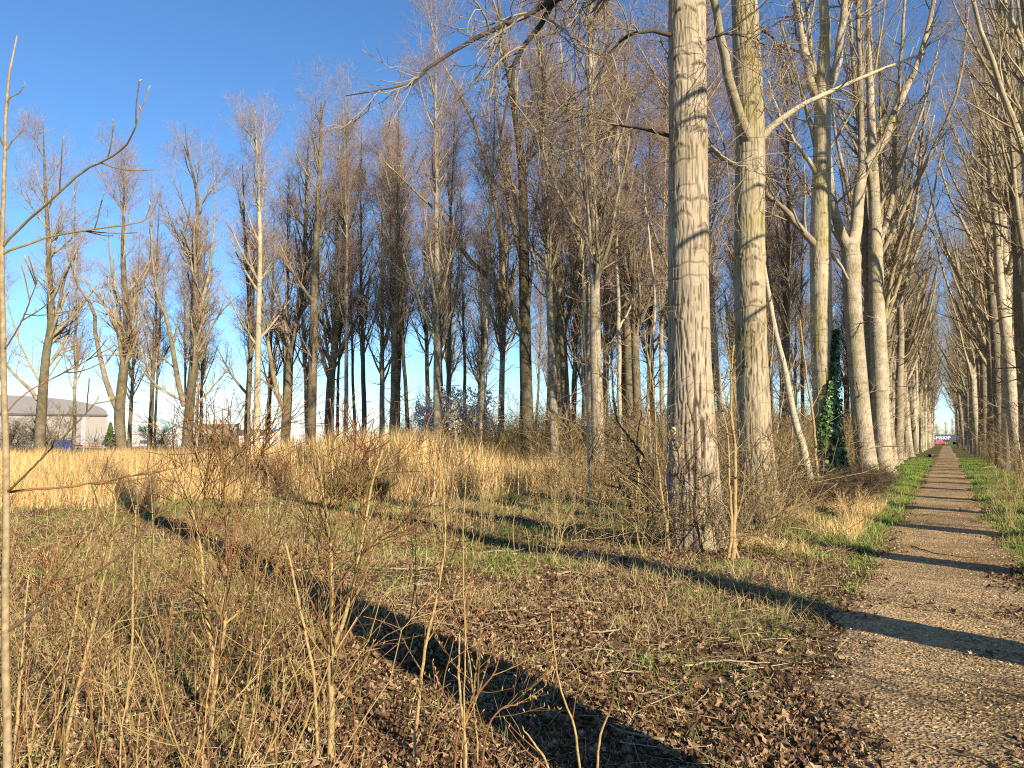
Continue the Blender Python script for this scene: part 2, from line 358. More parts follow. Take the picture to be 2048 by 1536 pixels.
obj('ground', me, mat_ground(), kind='structure')

vv = axis([(-25, 1, 1.5), (1, 26, 0.14), (26, 80, 0.6), (80, 236, 3)])
k = np.linspace(0, 1, 18)
pl, pr = path_edges(vv)
jit = 0.16 * (vnoise(vv * 3.1, vv * 0, 81) - 0.5)
U = (pl + jit)[:, None] * (1 - k) + (pr - jit)[:, None] * k
Vv = np.repeat(vv[:, None], len(k), 1)
PX, PY = xy(U, Vv)
edge = np.minimum(k, 1 - k)[None, :]
PZ = ground_h(PX, PY) + 0.028 * sstep(0.0, 0.12, edge) - 0.03 * (1 - sstep(0.0, 0.06, edge)) + 0.014 * (vnoise(PX * 7, PY * 7, 83) - 0.5)
ii = np.arange(PX.size).reshape(PX.shape)
Qp = np.stack([ii[:-1, :-1], ii[:-1, 1:], ii[1:, 1:], ii[1:, :-1]], -1).reshape(-1, 4)
obj('path', make_mesh('path', np.stack([PX, PY, PZ], -1).reshape(-1, 3), Qp), mat_path(), kind='structure')
def gz(x, y):
    x = np.asarray(x, float); y = np.asarray(y, float)
    u, v = uv(x, y); l, r = path_edges(v)
    return ground_h(x, y) + 0.025 * ((u > l + 0.1) & (u < r - 0.1))
# road beyond the avenue and the paved yard round the sheds
A = [xy(-60, 262), xy(90, 262), xy(90, 275), xy(-60, 275)]
obj('road', make_mesh('road', [(p[0], p[1], 0.03) for p in A], [[0, 1, 2, 3]]), mat_plain('asphalt', (0.11, 0.105, 0.10), 0.9, var=0.2), kind='structure')
obj('yard', make_mesh('yard', [(-190, 150, 0.02), (-20, 150, 0.02), (-20, 300, 0.02), (-190, 300, 0.02)], [[0, 1, 2, 3]]), mat_plain('concrete_yard', (0.36, 0.34, 0.31), 0.9, var=0.15, scale=0.3), kind='structure')

# ------------------------------------------------------------------ trees
def trunk_hi(pts, radii, zs, scars, seed, n=120, nz=760, flare=0.34, furrow_low=1.0):
    """a big trunk with furrowed bark, branch scars and a root flare, as real relief"""
    z0, z1 = zs[0], zs[-1]
    zc_ = min(z1, 10.5); n0 = int(nz * 0.9)
    z = np.r_[np.linspace(z0, zc_, n0, endpoint=False), np.linspace(zc_, z1, nz - n0)]
    cx = np.interp(z, zs, [p[0] for p in pts]); cy = np.interp(z, zs, [p[1] for p in pts]); r = np.interp(z, zs, radii)
    th = np.linspace(0, 2 * math.pi, n, endpoint=False)
    TH, ZZ = np.meshgrid(th, z); R = np.repeat(r[:, None], n, 1)
    hgt = ZZ - z0
    fl = np.exp(-hgt / 0.30)
    R = R * (1 + flare * fl * (1 + 0.75 * np.cos(5 * TH + seed) + 0.5 * np.cos(3 * TH + 2.1 * seed)) + 0.5 * flare * np.exp(-hgt / 0.9) * (0.5 + 0.5 * np.cos(5 * TH + seed)) ** 2)
    R = R * (1 + 0.02 * np.cos(2 * TH + ZZ * 0.8) + 0.016 * np.sin(3 * TH - ZZ * 0.5 + seed))
    # furrows: ridged noise stretched upwards, wrapped round the trunk
    def ring(fr, zf, sd):
        kx = np.cos(TH) * fr; ky = np.sin(TH) * fr
        return vnoise(kx + 31 * np.floor(0) + ZZ * zf * 0.37, ky * 1.0 + ZZ * zf, sd)
    per = max(18, int(round(2 * math.pi * r[:nz // 2].mean() / 0.036)))
    def wrapn(cells, zf, sd, wob):
        uu = TH / (2 * math.pi) * cells + wob
        f = np.floor(uu); fx = uu - f; fx = fx * fx * (3 - 2 * fx)
        zz = ZZ * zf; iz = np.floor(zz); fz = zz - iz; fz = fz * fz * (3 - 2 * fz)
        a = hash2(f % cells, iz, sd); b = hash2((f + 1) % cells, iz, sd); c = hash2(f % cells, iz + 1, sd); d = hash2((f + 1) % cells, iz + 1, sd)
        return (a * (1 - fx) + b * fx) * (1 - fz) + (c * (1 - fx) + d * fx) * fz
    wob = 0.30 * np.sin(ZZ * 2.3 + seed) + 0.16 * np.sin(ZZ * 6.1 + 2 * seed)
    n1 = wrapn(per, 1.25, seed + 3, wob); n2 = wrapn(per * 2, 4.0, seed + 5, wob * 2)
    rid = 1 - np.abs(2 * (0.72 * n1 + 0.28 * n2) - 1)
    crack = sstep(0.78, 0.96, rid)
    big = wrapn(5, 0.9, seed + 9, 0 * wob)
    amt = (0.46 + 0.8 * np.exp(-hgt / 2.0)) * (0.55 + 0.7 * big) * furrow_low
    crack = crack * np.clip(amt * 1.35, 0, 1)
    R = R - 0.016 * crack * (0.5 + 0.9 * np.exp(-hgt / 1.4)) + 0.006 * (n2 - 0.5)
    # horizontal lenticel seams
    lz = ZZ * 5.2 + 0.12 * np.sin(TH * 2 + seed) + 0.07 * np.sin(TH * 7 + 1.3 * ZZ)
    cell = np.floor(lz); fr_ = lz - cell
    on = (hash2(cell, 0 * cell, seed + 21) > 0.55) * sstep(0.35, 0.6, wrapn(7, 2.5, seed + 23, 0 * wob)) * sstep(1.0, 2.2, hgt)
    lent = on * np.exp(-((fr_ - 0.5) / 0.075) ** 2)
    R = R - 0.006 * lent
    scar = np.zeros_like(R)
    for (sa, sz, sw, lump) in scars:
        da = (TH - sa + math.pi) % (2 * math.pi) - math.pi
        s = da * R; h = ZZ - sz
        k_ = 0.62 + 0.12 * math.sin(sz * 7)
        sw = sw * 1.25; arm = np.exp(-((h + k_ * np.abs(s)) / (0.018 + 0.07 * sw)) ** 2) * sstep(sw * 1.15, sw * 0.8, np.abs(s))
        inner = sstep(0.02, -0.02, h + k_ * np.abs(s)) * sstep(-k_ * sw * 0.95, -k_ * sw * 0.6, h) * sstep(sw, sw * 0.7, np.abs(s))
        tex = 0.75 + 1.3 * (n2 - 0.45)
        scar = np.maximum(scar, np.clip(np.maximum(arm * 0.85, inner * 0.8) * tex, 0, 1))
        d2 = (s / sw) ** 2 + ((h + 0.3 * sw) / (0.8 * sw)) ** 2
        R = R + lump * np.exp(-d2) - 0.012 * arm
    V = np.stack([cx[:, None] + R * np.cos(TH), cy[:, None] + R * np.sin(TH), ZZ], -1).reshape(-1, 3)
    i = np.arange(nz - 1)[:, None] * n; k2 = np.arange(n)[None, :]
    Q = np.stack([i + k2, i + (k2 + 1) % n, i + n + (k2 + 1) % n, i + n + k2], -1).reshape(-1, 4)
    fur = np.clip(np.maximum(crack * 0.95, lent * 0.6), 0, 1)
    return V, Q, {'furrow': fur.ravel(), 'scar': scar.ravel()}

def crown_from(rng, LP, LR, spec, gl, gt):
    """grow branch > branchlet > twig on limb paths (M,Q,3); thick ones into gl, fine ones into gt"""
    cur = [(LP, LR)]
    for (k, t0, t1, ang, sd, L, Q, up, wig, rf, rmin, n, fine, Lt) in spec:
        nxt = []
        for (p, r) in cur:
            if not len(p): continue
            c, cr = branch(rng, p, r, k, t0, t1, ang, sd, L, Q, up, wig, rf, rmin, Lt)
            (gt if fine else gl).tubes(c, cr, n); nxt.append((c, cr))
        cur = nxt
    return cur
AVENUE_SPEC = [  # k t0 t1 ang sd L Q up wig rf rmin sides fine Lt
    (10, 0.12, 0.97, 40, 10, 2.6, 6, 0.10, 0.09, 0.42, 0.009, 4, False, 0.5),
    (7, 0.15, 0.98, 45, 14, 1.05, 4, 0.07, 0.14, 0.5, 0.0032, 3, True, 0.4),
    (4, 0.15, 1.00, 45, 16, 0.50, 2, 0.05, 0.18, 0.7, 0.0022, 3, True, 0.3)]
PLANT_SPEC = [
    (9, 0.06, 0.98, 38, 10, 2.3, 5, 0.10, 0.09, 0.42, 0.009, 4, False, 0.5),
    (7, 0.12, 1.00, 42, 14, 0.95, 3, 0.07, 0.14, 0.5, 0.0040, 3, True, 0.4),
    (4, 0.12, 1.00, 42, 16, 0.50, 2, 0.05, 0.18, 0.7, 0.0029, 3, True, 0.3)]
def tree_meshes(seed, H, r0, hf, nl, langle, llen, spec, catkins=0, lowtw=0, tmax=0.86, lean=0.02, up=0.07, trunk_n=14):
    rng = RNG(seed)
    Q = 18; z = np.linspace(-0.15, H, Q); t = np.linspace(0, 1, Q)
    wx = np.cumsum(rng.normal(0, 0.05, Q)) * 0.8 + rng.normal(0, lean) * z; wy = np.cumsum(rng.normal(0, 0.05, Q)) * 0.8 + rng.normal(0, lean) * z
    wx -= wx[0]; wy -= wy[0]
    tp = np.stack([wx, wy, z], 1); tr = r0 * np.clip(1 - 0.97 * t ** 1.15, 0.02, 1)
    zt = np.r_[-0.15, 0.0, 0.12, 0.3, 0.6, np.linspace(1.0, H, 26)]
    tp2 = np.stack([np.interp(zt, z, wx), np.interp(zt, z, wy), zt], 1); tr2 = np.interp(zt, z, tr) * (1 + 0.45 * np.exp(-np.maximum(zt, 0) / 0.3))
    trunk = Geo().tubes(tp2, tr2, trunk_n)
    gl, gt = Geo(), Geo()
    lp, lr = branch(rng, tp[None], tr[None], nl, hf / H, tmax, langle, 8, llen, 11, up, 0.05, 0.48, 0.014, 0.62, 0.25)
    gl.tubes(lp, lr, 6)
    top, topr = tp[None, int(Q * hf / H) + 1:], tr[None, int(Q * hf / H) + 1:]
    crown_from(rng, lp, lr, spec, gl, gt)
    f0 = list(spec[0]); f0[0] = int(spec[0][0] * 2.5)
    ends = crown_from(rng, top, topr, [tuple(f0)] + list(spec[1:]), gl, gt)
    if lowtw:
        crown_from(rng, tp[None, :int(Q * hf / H) + 3], tr[None, :int(Q * hf / H) + 3],
                   [(lowtw, 0.25, 1, 70, 15, 1.3, 5, 0.03, 0.16, 0.2, 0.006, 3, True, 0.1), (6, 0.2, 1, 45, 15, 0.5, 3, 0.02, 0.2, 0.6, 0.003, 3, True, 0.3)], gl, gt)
    me = [trunk.mesh('trunk'), gl.mesh('limbs'), gt.mesh('twigs')]
    if catkins:
        gc = Geo()
        mt = np.concatenate(gt.V).reshape(-1, 3); hi = mt[mt[:, 2] > H * 0.45]
        pick = hi[rng.integers(0, len(hi), catkins)]
        dd = nrm(rng.normal(size=(catkins, 3)) * 0.5 + np.array([0, 0, -0.6]))
        ln = rng.uniform(0.05, 0.10, catkins)[:, None]
        gc.tubes(np.stack([pick, pick + dd * ln], 1), np.repeat([[0.013, 0.010]], catkins, 0), 3)
        me.append(gc.mesh('catkins'))
    return me
def plant_tree(meshes, mats, name, label, cat, x, y, rz, s, group):
    t = thing(name, label, cat, (x, y, float(gz(x, y)) - 0.02), group, rz, s)
    obj('trunk', meshes[0], mats[0], t); obj('limbs', meshes[1], mats[1], t, 'stuff'); obj('twigs', meshes[2], mats[2], t, 'stuff')
    if len(meshes) > 3: obj('catkins', meshes[3], mats[3], t, 'stuff')
    return t
def special(name, label, cat, base, trunk, limbs, seed, spec, mats, hi=None, lowtw=0, group=None, trunk_n=16, limbspec=None, parts_named=True):
    """a tree with its trunk and its big limbs where the photograph has them; finer growth by rule"""
    rng = RNG(seed); b = np.array(base, float)
    t = thing(name, label, cat, base, group)
    pts, rad = trunk
    if hi is not None:
        V, Q, at = hi; obj('trunk', make_mesh('trunk', V - b, Q, attrs=at), mats[0], t)
    else:
        pth = resample(np.column_stack([pts, rad]), 34)
        zz = pth[:, 2] - b[2]; pth[:, 3] *= 1 + 0.4 * np.exp(-np.maximum(zz, 0) / 0.3)
        obj('trunk', Geo().tubes(pth[:, :3], pth[:, 3], trunk_n).mesh('trunk', base=b), mats[0], t)
    gl, gt = Geo(), Geo()
    for L in limbs:
        lp = resample(np.column_stack([np.array([p[:3] for p in L[0]]), np.linspace(L[1], L[2], len(L[0]))]), 14)
        lp[2:-1, :3] += rng.normal(0, 0.012, (11, 3)) * (1 + 0.3 * np.linalg.norm(lp[-1, :3] - lp[0, :3]))**0.5
        m = L[3] if len(L) > 3 and L[3] is not None else mats[1]
        obj('limb', Geo().tubes(lp[:, :3], lp[:, 3], 10).mesh('limb', base=b), m, t)
        sp = L[4] if len(L) > 4 else spec
        tg = L[5] if len(L) > 5 else None
        g1, g2 = (gl, gt) if tg is None else tg
        crown_from(rng, lp[None, :, :3], lp[None, :, 3], sp, g1, g2)
    if limbspec:
        tp = resample(np.column_stack([pts, rad]), 30)
        i0 = int(30 * limbspec[0]); c, cr = branch(rng, tp[None, i0:, :3], tp[None, i0:, 3], *limbspec[1])
        gl.tubes(c, cr, 6); crown_from(rng, c, cr, spec, gl, gt)
    if lowtw:
        tp = resample(np.column_stack([pts, rad]), 30)
        crown_from(rng, tp[None, :24, :3], tp[None, :24, 3], [(lowtw, 0.05, 1, 75, 14, 1.2, 5, 0.03, 0.17, 0.12, 0.006, 4, True, 0.0),
                   (6, 0.2, 1, 45, 15, 0.45, 3, 0.02, 0.2, 0.6, 0.003, 3, True, 0.3)], gl, gt)
    if gl.V: obj('branches', gl.mesh('branches', base=b), mats[1], t, 'stuff')
    if gt.V: obj('twigs', gt.mesh('twigs', base=b), mats[2], t, 'stuff')
    return t
def LP(D, *pp, dy=0.0):                                       # a limb: pixels of the photo at depth D, running dy metres away
    n = len(pp)
    return [P(a, b, D + dy * i / max(1, n - 1)) for i, (a, b) in enumerate(pp)]

# --- the two big trunks beside the path
def scar_list(items, cxf, D, Rm, rng, extra, z0, z1):
    out = []
    for (px, py, w) in items:
        p = P(px, py, D); s = np.clip((p[0] - cxf(p[2])) / Rm, -0.95, 0.95)
        out.append((1.5 * math.pi + math.asin(s), p[2], w, 0.025))
    for _ in range(extra):                                    # and round the back
        out.append((rng.uniform(0.05, 0.95) * math.pi, rng.uniform(z0, z1), rng.uniform(0.08, 0.14), 0.02))
    return out
T1D = 11.2
t1 = [P(1390, 1108, T1D), P(1387, 1040, T1D), P(1385, 980, T1D), P(1383, 880, T1D), P(1379, 700, T1D), P(1377, 520, T1D), P(1377, 300, T1D), P(1374, 60, T1D), P(1373, -120, T1D), P(1376, -700, T1D), P(1372, -1500, T1D + 0.4)]
z1 = [p[2] for p in t1]; z1[0] = -0.12
r1 = [0.385, 0.375, 0.368, 0.345, 0.308, 0.298, 0.285, 0.272, 0.26, 0.17, 0.03]
sc1 = scar_list([(1392, 100, .10), (1355, 118, .11), (1391, 138, .11), (1394, 180, .07), (1350, 166, .12), (1391, 268, .15), (1352, 300, .13), (1396, 402, .16), (1356, 405, .12), (1398, 455, .10), (1356, 432, .12), (1391, 500, .11), (1352, 640, .06), (1360, 30, .15), (1400, 20, .1)],
                lambda z: np.interp(z, z1, [p[0] for p in t1]), T1D, 0.28, RNG(5), 14, 2.5, 10)
hi1 = trunk_hi(t1, r1, z1, sc1, 1, flare=0.36)
base1 = (t1[0][0], t1[0][1], float(gz(t1[0][0], t1[0][1])))
HANG = [(13, 0.12, 1.0, 48, 14, 1.5, 7, -0.03, 0.17, 0.5, 0.008, 6, False, 0.45),
        (5, 0.15, 0.98, 50, 16, 0.7, 5, 0.02, 0.2, 0.6, 0.0055, 4, True, 0.3),
        (4, 0.2, 1.0, 45, 16, 0.28, 4, 0.08, 0.22, 0.7, 0.0034, 3, True, 0.2)]
NONE = []
tree1 = special('poplar_tree', 'big furrowed poplar with a burr at its foot, nearest trunk beside the path', 'tree', base1, (t1, r1), [
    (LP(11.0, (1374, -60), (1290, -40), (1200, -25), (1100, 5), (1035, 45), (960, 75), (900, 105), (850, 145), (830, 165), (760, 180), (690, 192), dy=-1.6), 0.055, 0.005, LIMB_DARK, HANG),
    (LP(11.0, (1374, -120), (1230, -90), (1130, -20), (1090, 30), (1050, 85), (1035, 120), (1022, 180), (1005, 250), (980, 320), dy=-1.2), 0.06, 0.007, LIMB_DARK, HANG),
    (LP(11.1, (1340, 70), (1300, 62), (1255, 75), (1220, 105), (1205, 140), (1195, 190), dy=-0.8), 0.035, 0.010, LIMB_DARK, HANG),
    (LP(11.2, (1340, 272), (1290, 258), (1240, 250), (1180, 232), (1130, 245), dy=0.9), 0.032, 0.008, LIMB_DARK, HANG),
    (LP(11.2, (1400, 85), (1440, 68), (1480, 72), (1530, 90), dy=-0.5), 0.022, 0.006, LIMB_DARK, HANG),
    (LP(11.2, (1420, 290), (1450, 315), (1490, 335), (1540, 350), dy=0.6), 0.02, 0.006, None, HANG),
    (LP(11.3, (1380, -300), (1330, -700), (1250, -1100), (1200, -1450), dy=1.0), 0.10, 0.02, None, AVENUE_SPEC),
    (LP(11.3, (1370, -420), (1460, -800), (1530, -1200), dy=1.5), 0.09, 0.02, None, AVENUE_SPEC)],
    101, AVENUE_SPEC, (BARK_BIG, LIMB, TWIG), hi=hi1)
# the burr with its sawn stub at the foot of the first trunk
rng = RNG(9)
bp = P(1349, 915, T1D - 0.33)
th, ph = np.meshgrid(np.linspace(0, 2 * math.pi, 25)[:-1], np.linspace(0.05, math.pi - 0.05, 20))
rr = 0.115 * (1 + 0.35 * (vnoise(th * 3 + 9, ph * 4, 3) - 0.4))
BV = np.stack([bp[0] - base1[0] + 0.8 * rr * np.sin(ph) * np.cos(th), bp[1] - base1[1] + 0.8 * rr * np.sin(ph) * np.sin(th), bp[2] - base1[2] + 2.1 * rr * np.cos(ph)], -1)
i = np.arange(19)[:, None] * 24; kk = np.arange(24)[None, :]
bq = np.stack([i + kk, i + 24 + kk, i + 24 + (kk + 1) % 24, i + (kk + 1) % 24], -1).reshape(-1, 4)
bo = obj('burr', make_mesh('burr', BV.reshape(-1, 3), bq, attrs={'furrow': (0.5 * (vnoise(th * 6, ph * 5, 8) > 0.55)).ravel(), 'scar': (0.35 * vnoise(th * 9, ph * 9, 4)).ravel()}), BARK_BIG, tree1)
g = Geo()
for (px, py, ln) in ((1347, 861, 0.10), (1358, 889, 0.08)):
    p = P(px, py, T1D - 0.40) - np.array(base1); g.tubes(np.array([p + [0, 0.12, -0.1], p + [0, 0.04, -0.03], p + [-0.01, -0.05, 0.02]]), np.array([0.05, 0.045, 0.038]), 12)
obj('sawn_stub', g.mesh('sawn_stub'), CUT, bo)

T2D = 14.9
t2 = [P(1522, 1046, T2D), P(1519, 1000, T2D), P(1514, 940, T2D), P(1509, 870, T2D), P(1503, 700, T2D), P(1499, 520, T2D), P(1501, 280, T2D), P(1493, 100, T2D), P(1486, -40, T2D), P(1480, -500, T2D), P(1476, -1000, T2D)]
z2 = [p[2] for p in t2]; z2[0] = -0.12
r2 = [0.36, 0.345, 0.33, 0.315, 0.30, 0.305, 0.275, 0.265, 0.24, 0.15, 0.03]
sc2 = scar_list([(1508, 32, .10), (1490, 95, .09), (1497, 215, .10), (1505, 325, .09), (1506, 375, .12), (1494, 496, .14), (1474, 512, .10), (1523, 512, .10), (1496, 520, .16), (1500, 570, .12), (1502, 605, .13), (1499, 640, .12), (1520, 648, .08), (1492, 665, .08)],
                lambda z: np.interp(z, z2, [p[0] for p in t2]), T2D, 0.28, RNG(6), 14, 2.5, 11)
hi2 = trunk_hi(t2, r2, z2, sc2, 2, n=104, nz=700, flare=0.28)
base2 = (t2[0][0], t2[0][1], float(gz(t2[0][0], t2[0][1])))
special('poplar_tree', 'big yellowish poplar with a pale side branch reaching right, second trunk beside the path', 'tree', base2, (t2, r2), [
    (LP(14.75, (1502, 285), (1480, 235), (1462, 170), (1447, 110), (1436, 50), (1424, -20), (1400, -200), dy=-1.2), 0.115, 0.06, LIMB, NONE),
    (LP(14.8, (1525, 275), (1545, 252), (1580, 225), (1620, 205), (1690, 170), (1760, 140), (1850, 108), dy=-0.8), 0.075, 0.02, BARK_PALE, [(5, 0.3, 1, 45, 14, 0.9, 5, 0.05, 0.15, 0.45, 0.008, 5, False, 0.3), (4, 0.2, 1, 45, 15, 0.4, 4, 0.03, 0.2, 0.6, 0.004, 3, True, 0.3)]),
    (LP(14.8, (1478, 335), (1445, 318), (1420, 300), (1390, 295), dy=1.2), 0.05, 0.02, None, HANG),
    (LP(14.9, (1470, -20), (1440, -60), (1425, -180), dy=0.8), 0.09, 0.04, None, AVENUE_SPEC),
    (LP(14.9, (1500, -250), (1560, -500), (1600, -800), dy=0.8), 0.09, 0.02, None, AVENUE_SPEC),
    (LP(14.9, (1525, 60), (1545, 75), (1570, 120), (1585, 170), dy=0.4), 0.035, 0.012, LIMB_DARK, HANG)],
    102, AVENUE_SPEC, (BARK_MOSS, LIMB, TWIG), hi=hi2)
# --- third poplar, ivy at its foot
T3D = 24.5
t3 = [P(1668, 983, T3D), P(1660, 930, T3D), P(1650, 850, T3D), P(1643, 700, T3D), P(1641, 500, T3D), P(1644, 300, T3D), P(1645, 190, T3D), P(1650, 60, T3D), P(1640, -200, T3D), P(1640, -500, T3D)]
r3 = [0.42, 0.37, 0.345, 0.335, 0.325, 0.27, 0.25, 0.16, 0.12, 0.03]
z3 = [p[2] for p in t3]; z3[0] = -0.12
sc3 = scar_list([(1640, 330, .12), (1652, 292, .12), (1641, 660, .1), (1632, 590, .1), (1650, 520, .12), (1640, 430, .1)], lambda z: np.interp(z, z3, [p[0] for p in t3]), T3D, 0.3, RNG(7), 10, 3, 14)
hi3 = trunk_hi(t3, r3, z3, sc3, 4, n=64, nz=420, flare=0.25, furrow_low=0.8)
base3 = (t3[0][0], t3[0][1], float(gz(t3[0][0], t3[0][1])))
AV2 = AVENUE_SPEC
special('poplar_tree', 'forked poplar with green ivy climbing the foot of its trunk', 'tree', base3, (t3, r3), [
    (LP(24.5, (1640, 200), (1622, 170), (1612, 110), (1600, 40), (1585, -60), (1570, -250), dy=0.6), 0.19, 0.08, BARK, AV2),
    (LP(24.5, (1646, 195), (1668, 150), (1680, 80), (1692, 0), (1700, -120), (1710, -300), dy=-0.5), 0.17, 0.07, BARK, AV2),
    (LP(24.4, (1630, 490), (1600, 455), (1570, 420), (1540, 395), (1520, 360), (1505, 330), dy=-1.0), 0.12, 0.035, LIMB, AV2),
    (LP(24.4, (1632, 345), (1610, 310), (1590, 280), (1560, 230), (1535, 160), dy=-0.8), 0.08, 0.03, LIMB, AV2),
    (LP(24.5, (1634, 300), (1618, 240), (1600, 170), (1580, 110), (1560, 40), dy=0.6), 0.09, 0.04, LIMB, AV2),
    (LP(24.5, (1655, 500), (1680, 530), (1698, 560)), 0.07, 0.03, LIMB, NONE)],
    103, AV2, (BARK_MOSS, LIMB, TWIG), hi=hi3)
# ivy leaves on its right-hand and near side
rng = RNG(33); nI = 2600
pz = 0.5 + 4.6 * rng.uniform(0, 1, nI) ** 1.15
fr = (pz - 0.5) / 4.6
lo = np.interp(fr, [0, 0.25, 0.5, 0.75, 1], [-0.3, -0.95, -0.25, 0.35, 0.75]); hi_ = np.interp(fr, [0, 0.5, 1], [0.95, 1.0, 0.95])
ps = lo + (hi_ - lo) * rng.uniform(0, 1, nI)
keep = (vnoise(ps * 4, pz * 2.5, 91) > 0.36) | (rng.uniform(0, 1, nI) < 0.12); pz, ps = pz[keep], ps[keep]; nI = len(pz)
cxi = np.interp(pz, z3, [p[0] for p in t3]); cyi = np.interp(pz, z3, [p[1] for p in t3]); ri = np.interp(pz, z3, r3) * (1 + 0.3 * np.exp(-pz / .3))
ang = 1.5 * math.pi + np.arcsin(np.clip(ps, -1, 1)) * 1.12
rad = ri + rng.uniform(0.02, 0.20, nI)
C0 = np.stack([cxi + rad * np.cos(ang), cyi + rad * np.sin(ang), pz], 1)
def leaf_scatter(rng, C, nrmv, size, curl=0.25, shape='leaf'):
    """six-cornered curled leaves at C facing nrmv"""
    m = len(C)
    nv = nrm(nrmv); rv = nrm(rng.normal(size=(m, 3))); a = nrm(rv - (rv * nv).sum(1, keepdims=True) * nv); b = np.cross(nv, a)
    L = size[:, None]; w = rng.uniform(0.32, 0.52, (m, 1))
    cu = rng.normal(0, curl, (m, 5))
    pts = [(-0.5, 0, 0), (-0.18, 1, cu[:, 0]), (0.22, 0.85, cu[:, 1]), (0.55, 0, cu[:, 2]), (0.2, -0.9, cu[:, 3]), (-0.2, -1, cu[:, 4])]
    V = np.stack([C + L * (x * a + y * w * b + (np.asarray(h)[:, None] if np.ndim(h) else h) * nv) for (x, y, h) in pts], 1).reshape(-1, 3)
    T = np.array([[0, 1, 5], [1, 2, 5], [2, 4, 5], [2, 3, 4]])[None] 
    T = (T + (np.arange(m) * 6)[:, None, None]).reshape(-1, 3)
    return V, T
nv = np.stack([np.cos(ang), np.sin(ang), np.full(nI, 0.35)], 1) + rng.normal(0, 0.35, (nI, 3))
V, T = leaf_scatter(rng, C0, nv, rng.uniform(0.08, 0.15, nI), 0.14)
gi = Geo()
sp = []
for q in range(9):
    a0 = 1.5 * math.pi + rng.uniform(-0.5, 1.3); zz = np.linspace(0, rng.uniform(2.5, 4.2), 14); aa = a0 + 0.25 * np.sin(zz * 1.7 + q)
    rr_ = np.interp(zz, z3, r3) * (1 + 0.3 * np.exp(-zz / .3)) + 0.012
    sp.append(np.stack([np.interp(zz, z3, [p[0] for p in t3]) + rr_ * np.cos(aa), np.interp(zz, z3, [p[1] for p in t3]) + rr_ * np.sin(aa), zz], 1))
gi.tubes(np.array(sp), np.full((9, 14), 0.011), 5)
iv = thing('ivy', 'dark green ivy clinging to the lower trunk of the forked poplar', 'ivy', base3)
obj('leaves', make_mesh('leaves', V - np.array(base3), None, T, smooth=False), IVY, iv, 'stuff'); obj('stems', gi.mesh('stems', base=base3), BRUSH, iv, 'stuff')
# --- fourth and fifth trunks
def P0(px, Y): p = P(px, 900, Y); return np.array([p[0], p[1], -0.15])
T4D = 29.0
t4 = [P0(1738, T4D), P(1730, 900, T4D), P(1722, 820, T4D), P(1712, 700, T4D), P(1705, 600, T4D), P(1702, 520, T4D), P(1700, 478, T4D)]
special('poplar_tree', 'dark shaded poplar that splits into two leaning stems, just beyond the ivy-clad trunk', 'tree', (*t4[0][:2], 0), (t4, [0.40, 0.36, 0.34, 0.32, 0.32, 0.35, 0.3]), [
    (LP(29, (1696, 500), (1680, 462), (1668, 420), (1655, 330), (1640, 220), (1622, 100), (1600, -80), dy=-1), 0.22, 0.06, BARK, AV2),
    (LP(29, (1704, 500), (1712, 460), (1722, 350), (1732, 322), (1765, 285), (1798, 210), (1830, 140), (1860, 40), (1880, -80), dy=1), 0.26, 0.07, BARK, AV2),
    (LP(29, (1706, 490), (1718, 420), (1722, 340), (1722, 200), (1716, 60), (1716, -200), dy=0.6), 0.17, 0.06, BARK, AV2)],
    104, AV2, (BARK, LIMB, TWIG), lowtw=10)
T5D = 34.0
t5 = [P0(1768, T5D), P(1764, 880, T5D), P(1757, 700, T5D), P(1752, 560, T5D), P(1750, 440, T5D), P(1745, 300, T5D), P(1738, 100, T5D), P(1735, -200, T5D)]
special('poplar_tree', 'straight pale grey poplar, fifth trunk in the left row', 'tree', (*t5[0][:2], 0), (t5, [0.42, 0.37, 0.34, 0.32, 0.27, 0.2, 0.14, 0.05]), [
    (LP(34, (1752, 500), (1775, 440), (1788, 380), (1790, 250), (1805, 100), (1815, -100), dy=0.5), 0.15, 0.05, LIMB, AV2),
    (LP(34, (1750, 430), (1735, 330), (1715, 220), (1700, 60), (1690, -100), dy=-1), 0.13, 0.05, LIMB, AV2),
    (LP(34, (1754, 480), (1772, 455), (1795, 420), (1815, 370), (1838, 280), (1862, 200), dy=1), 0.10, 0.04, LIMB, AV2)],
    105, AV2, (BARK, LIMB, TWIG), lowtw=10)

# --- avenue trees by rule
AV = [tree_meshes(200 + i, H, r, hf, nl, la, ll, AVENUE_SPEC, lowtw=14, up=0.075) for i, (H, r, hf, nl, la, ll) in enumerate(
    [(25, 0.36, 8.0, 10, 26, 11), (24, 0.33, 6.0, 12, 28, 10), (26, 0.38, 7.0, 11, 25, 12), (24, 0.31, 9.0, 9, 30, 10), (25, 0.34, 5.5, 12, 27, 11)])]
AVM = (BARK, LIMB, TWIG)
AVN = [tree_meshes(230 + i, 24, 0.34, 8.5, 7, 26, 9, [(6,) + AVENUE_SPEC[0][1:], (5,) + AVENUE_SPEC[1][1:], (3,) + AVENUE_SPEC[2][1:]], lowtw=3, up=0.075) for i in range(2)]  # unseen near right row: crowns thinned on purpose to let more sun through
rng = RNG(77)
left_v = [38.5, 42.5, 47.0, 51.5, 56, 60.5, 65, 69.5, 74] + list(np.arange(79, 242, 5.0))
nth = ['sixth', 'seventh', 'eighth', 'ninth', 'tenth']
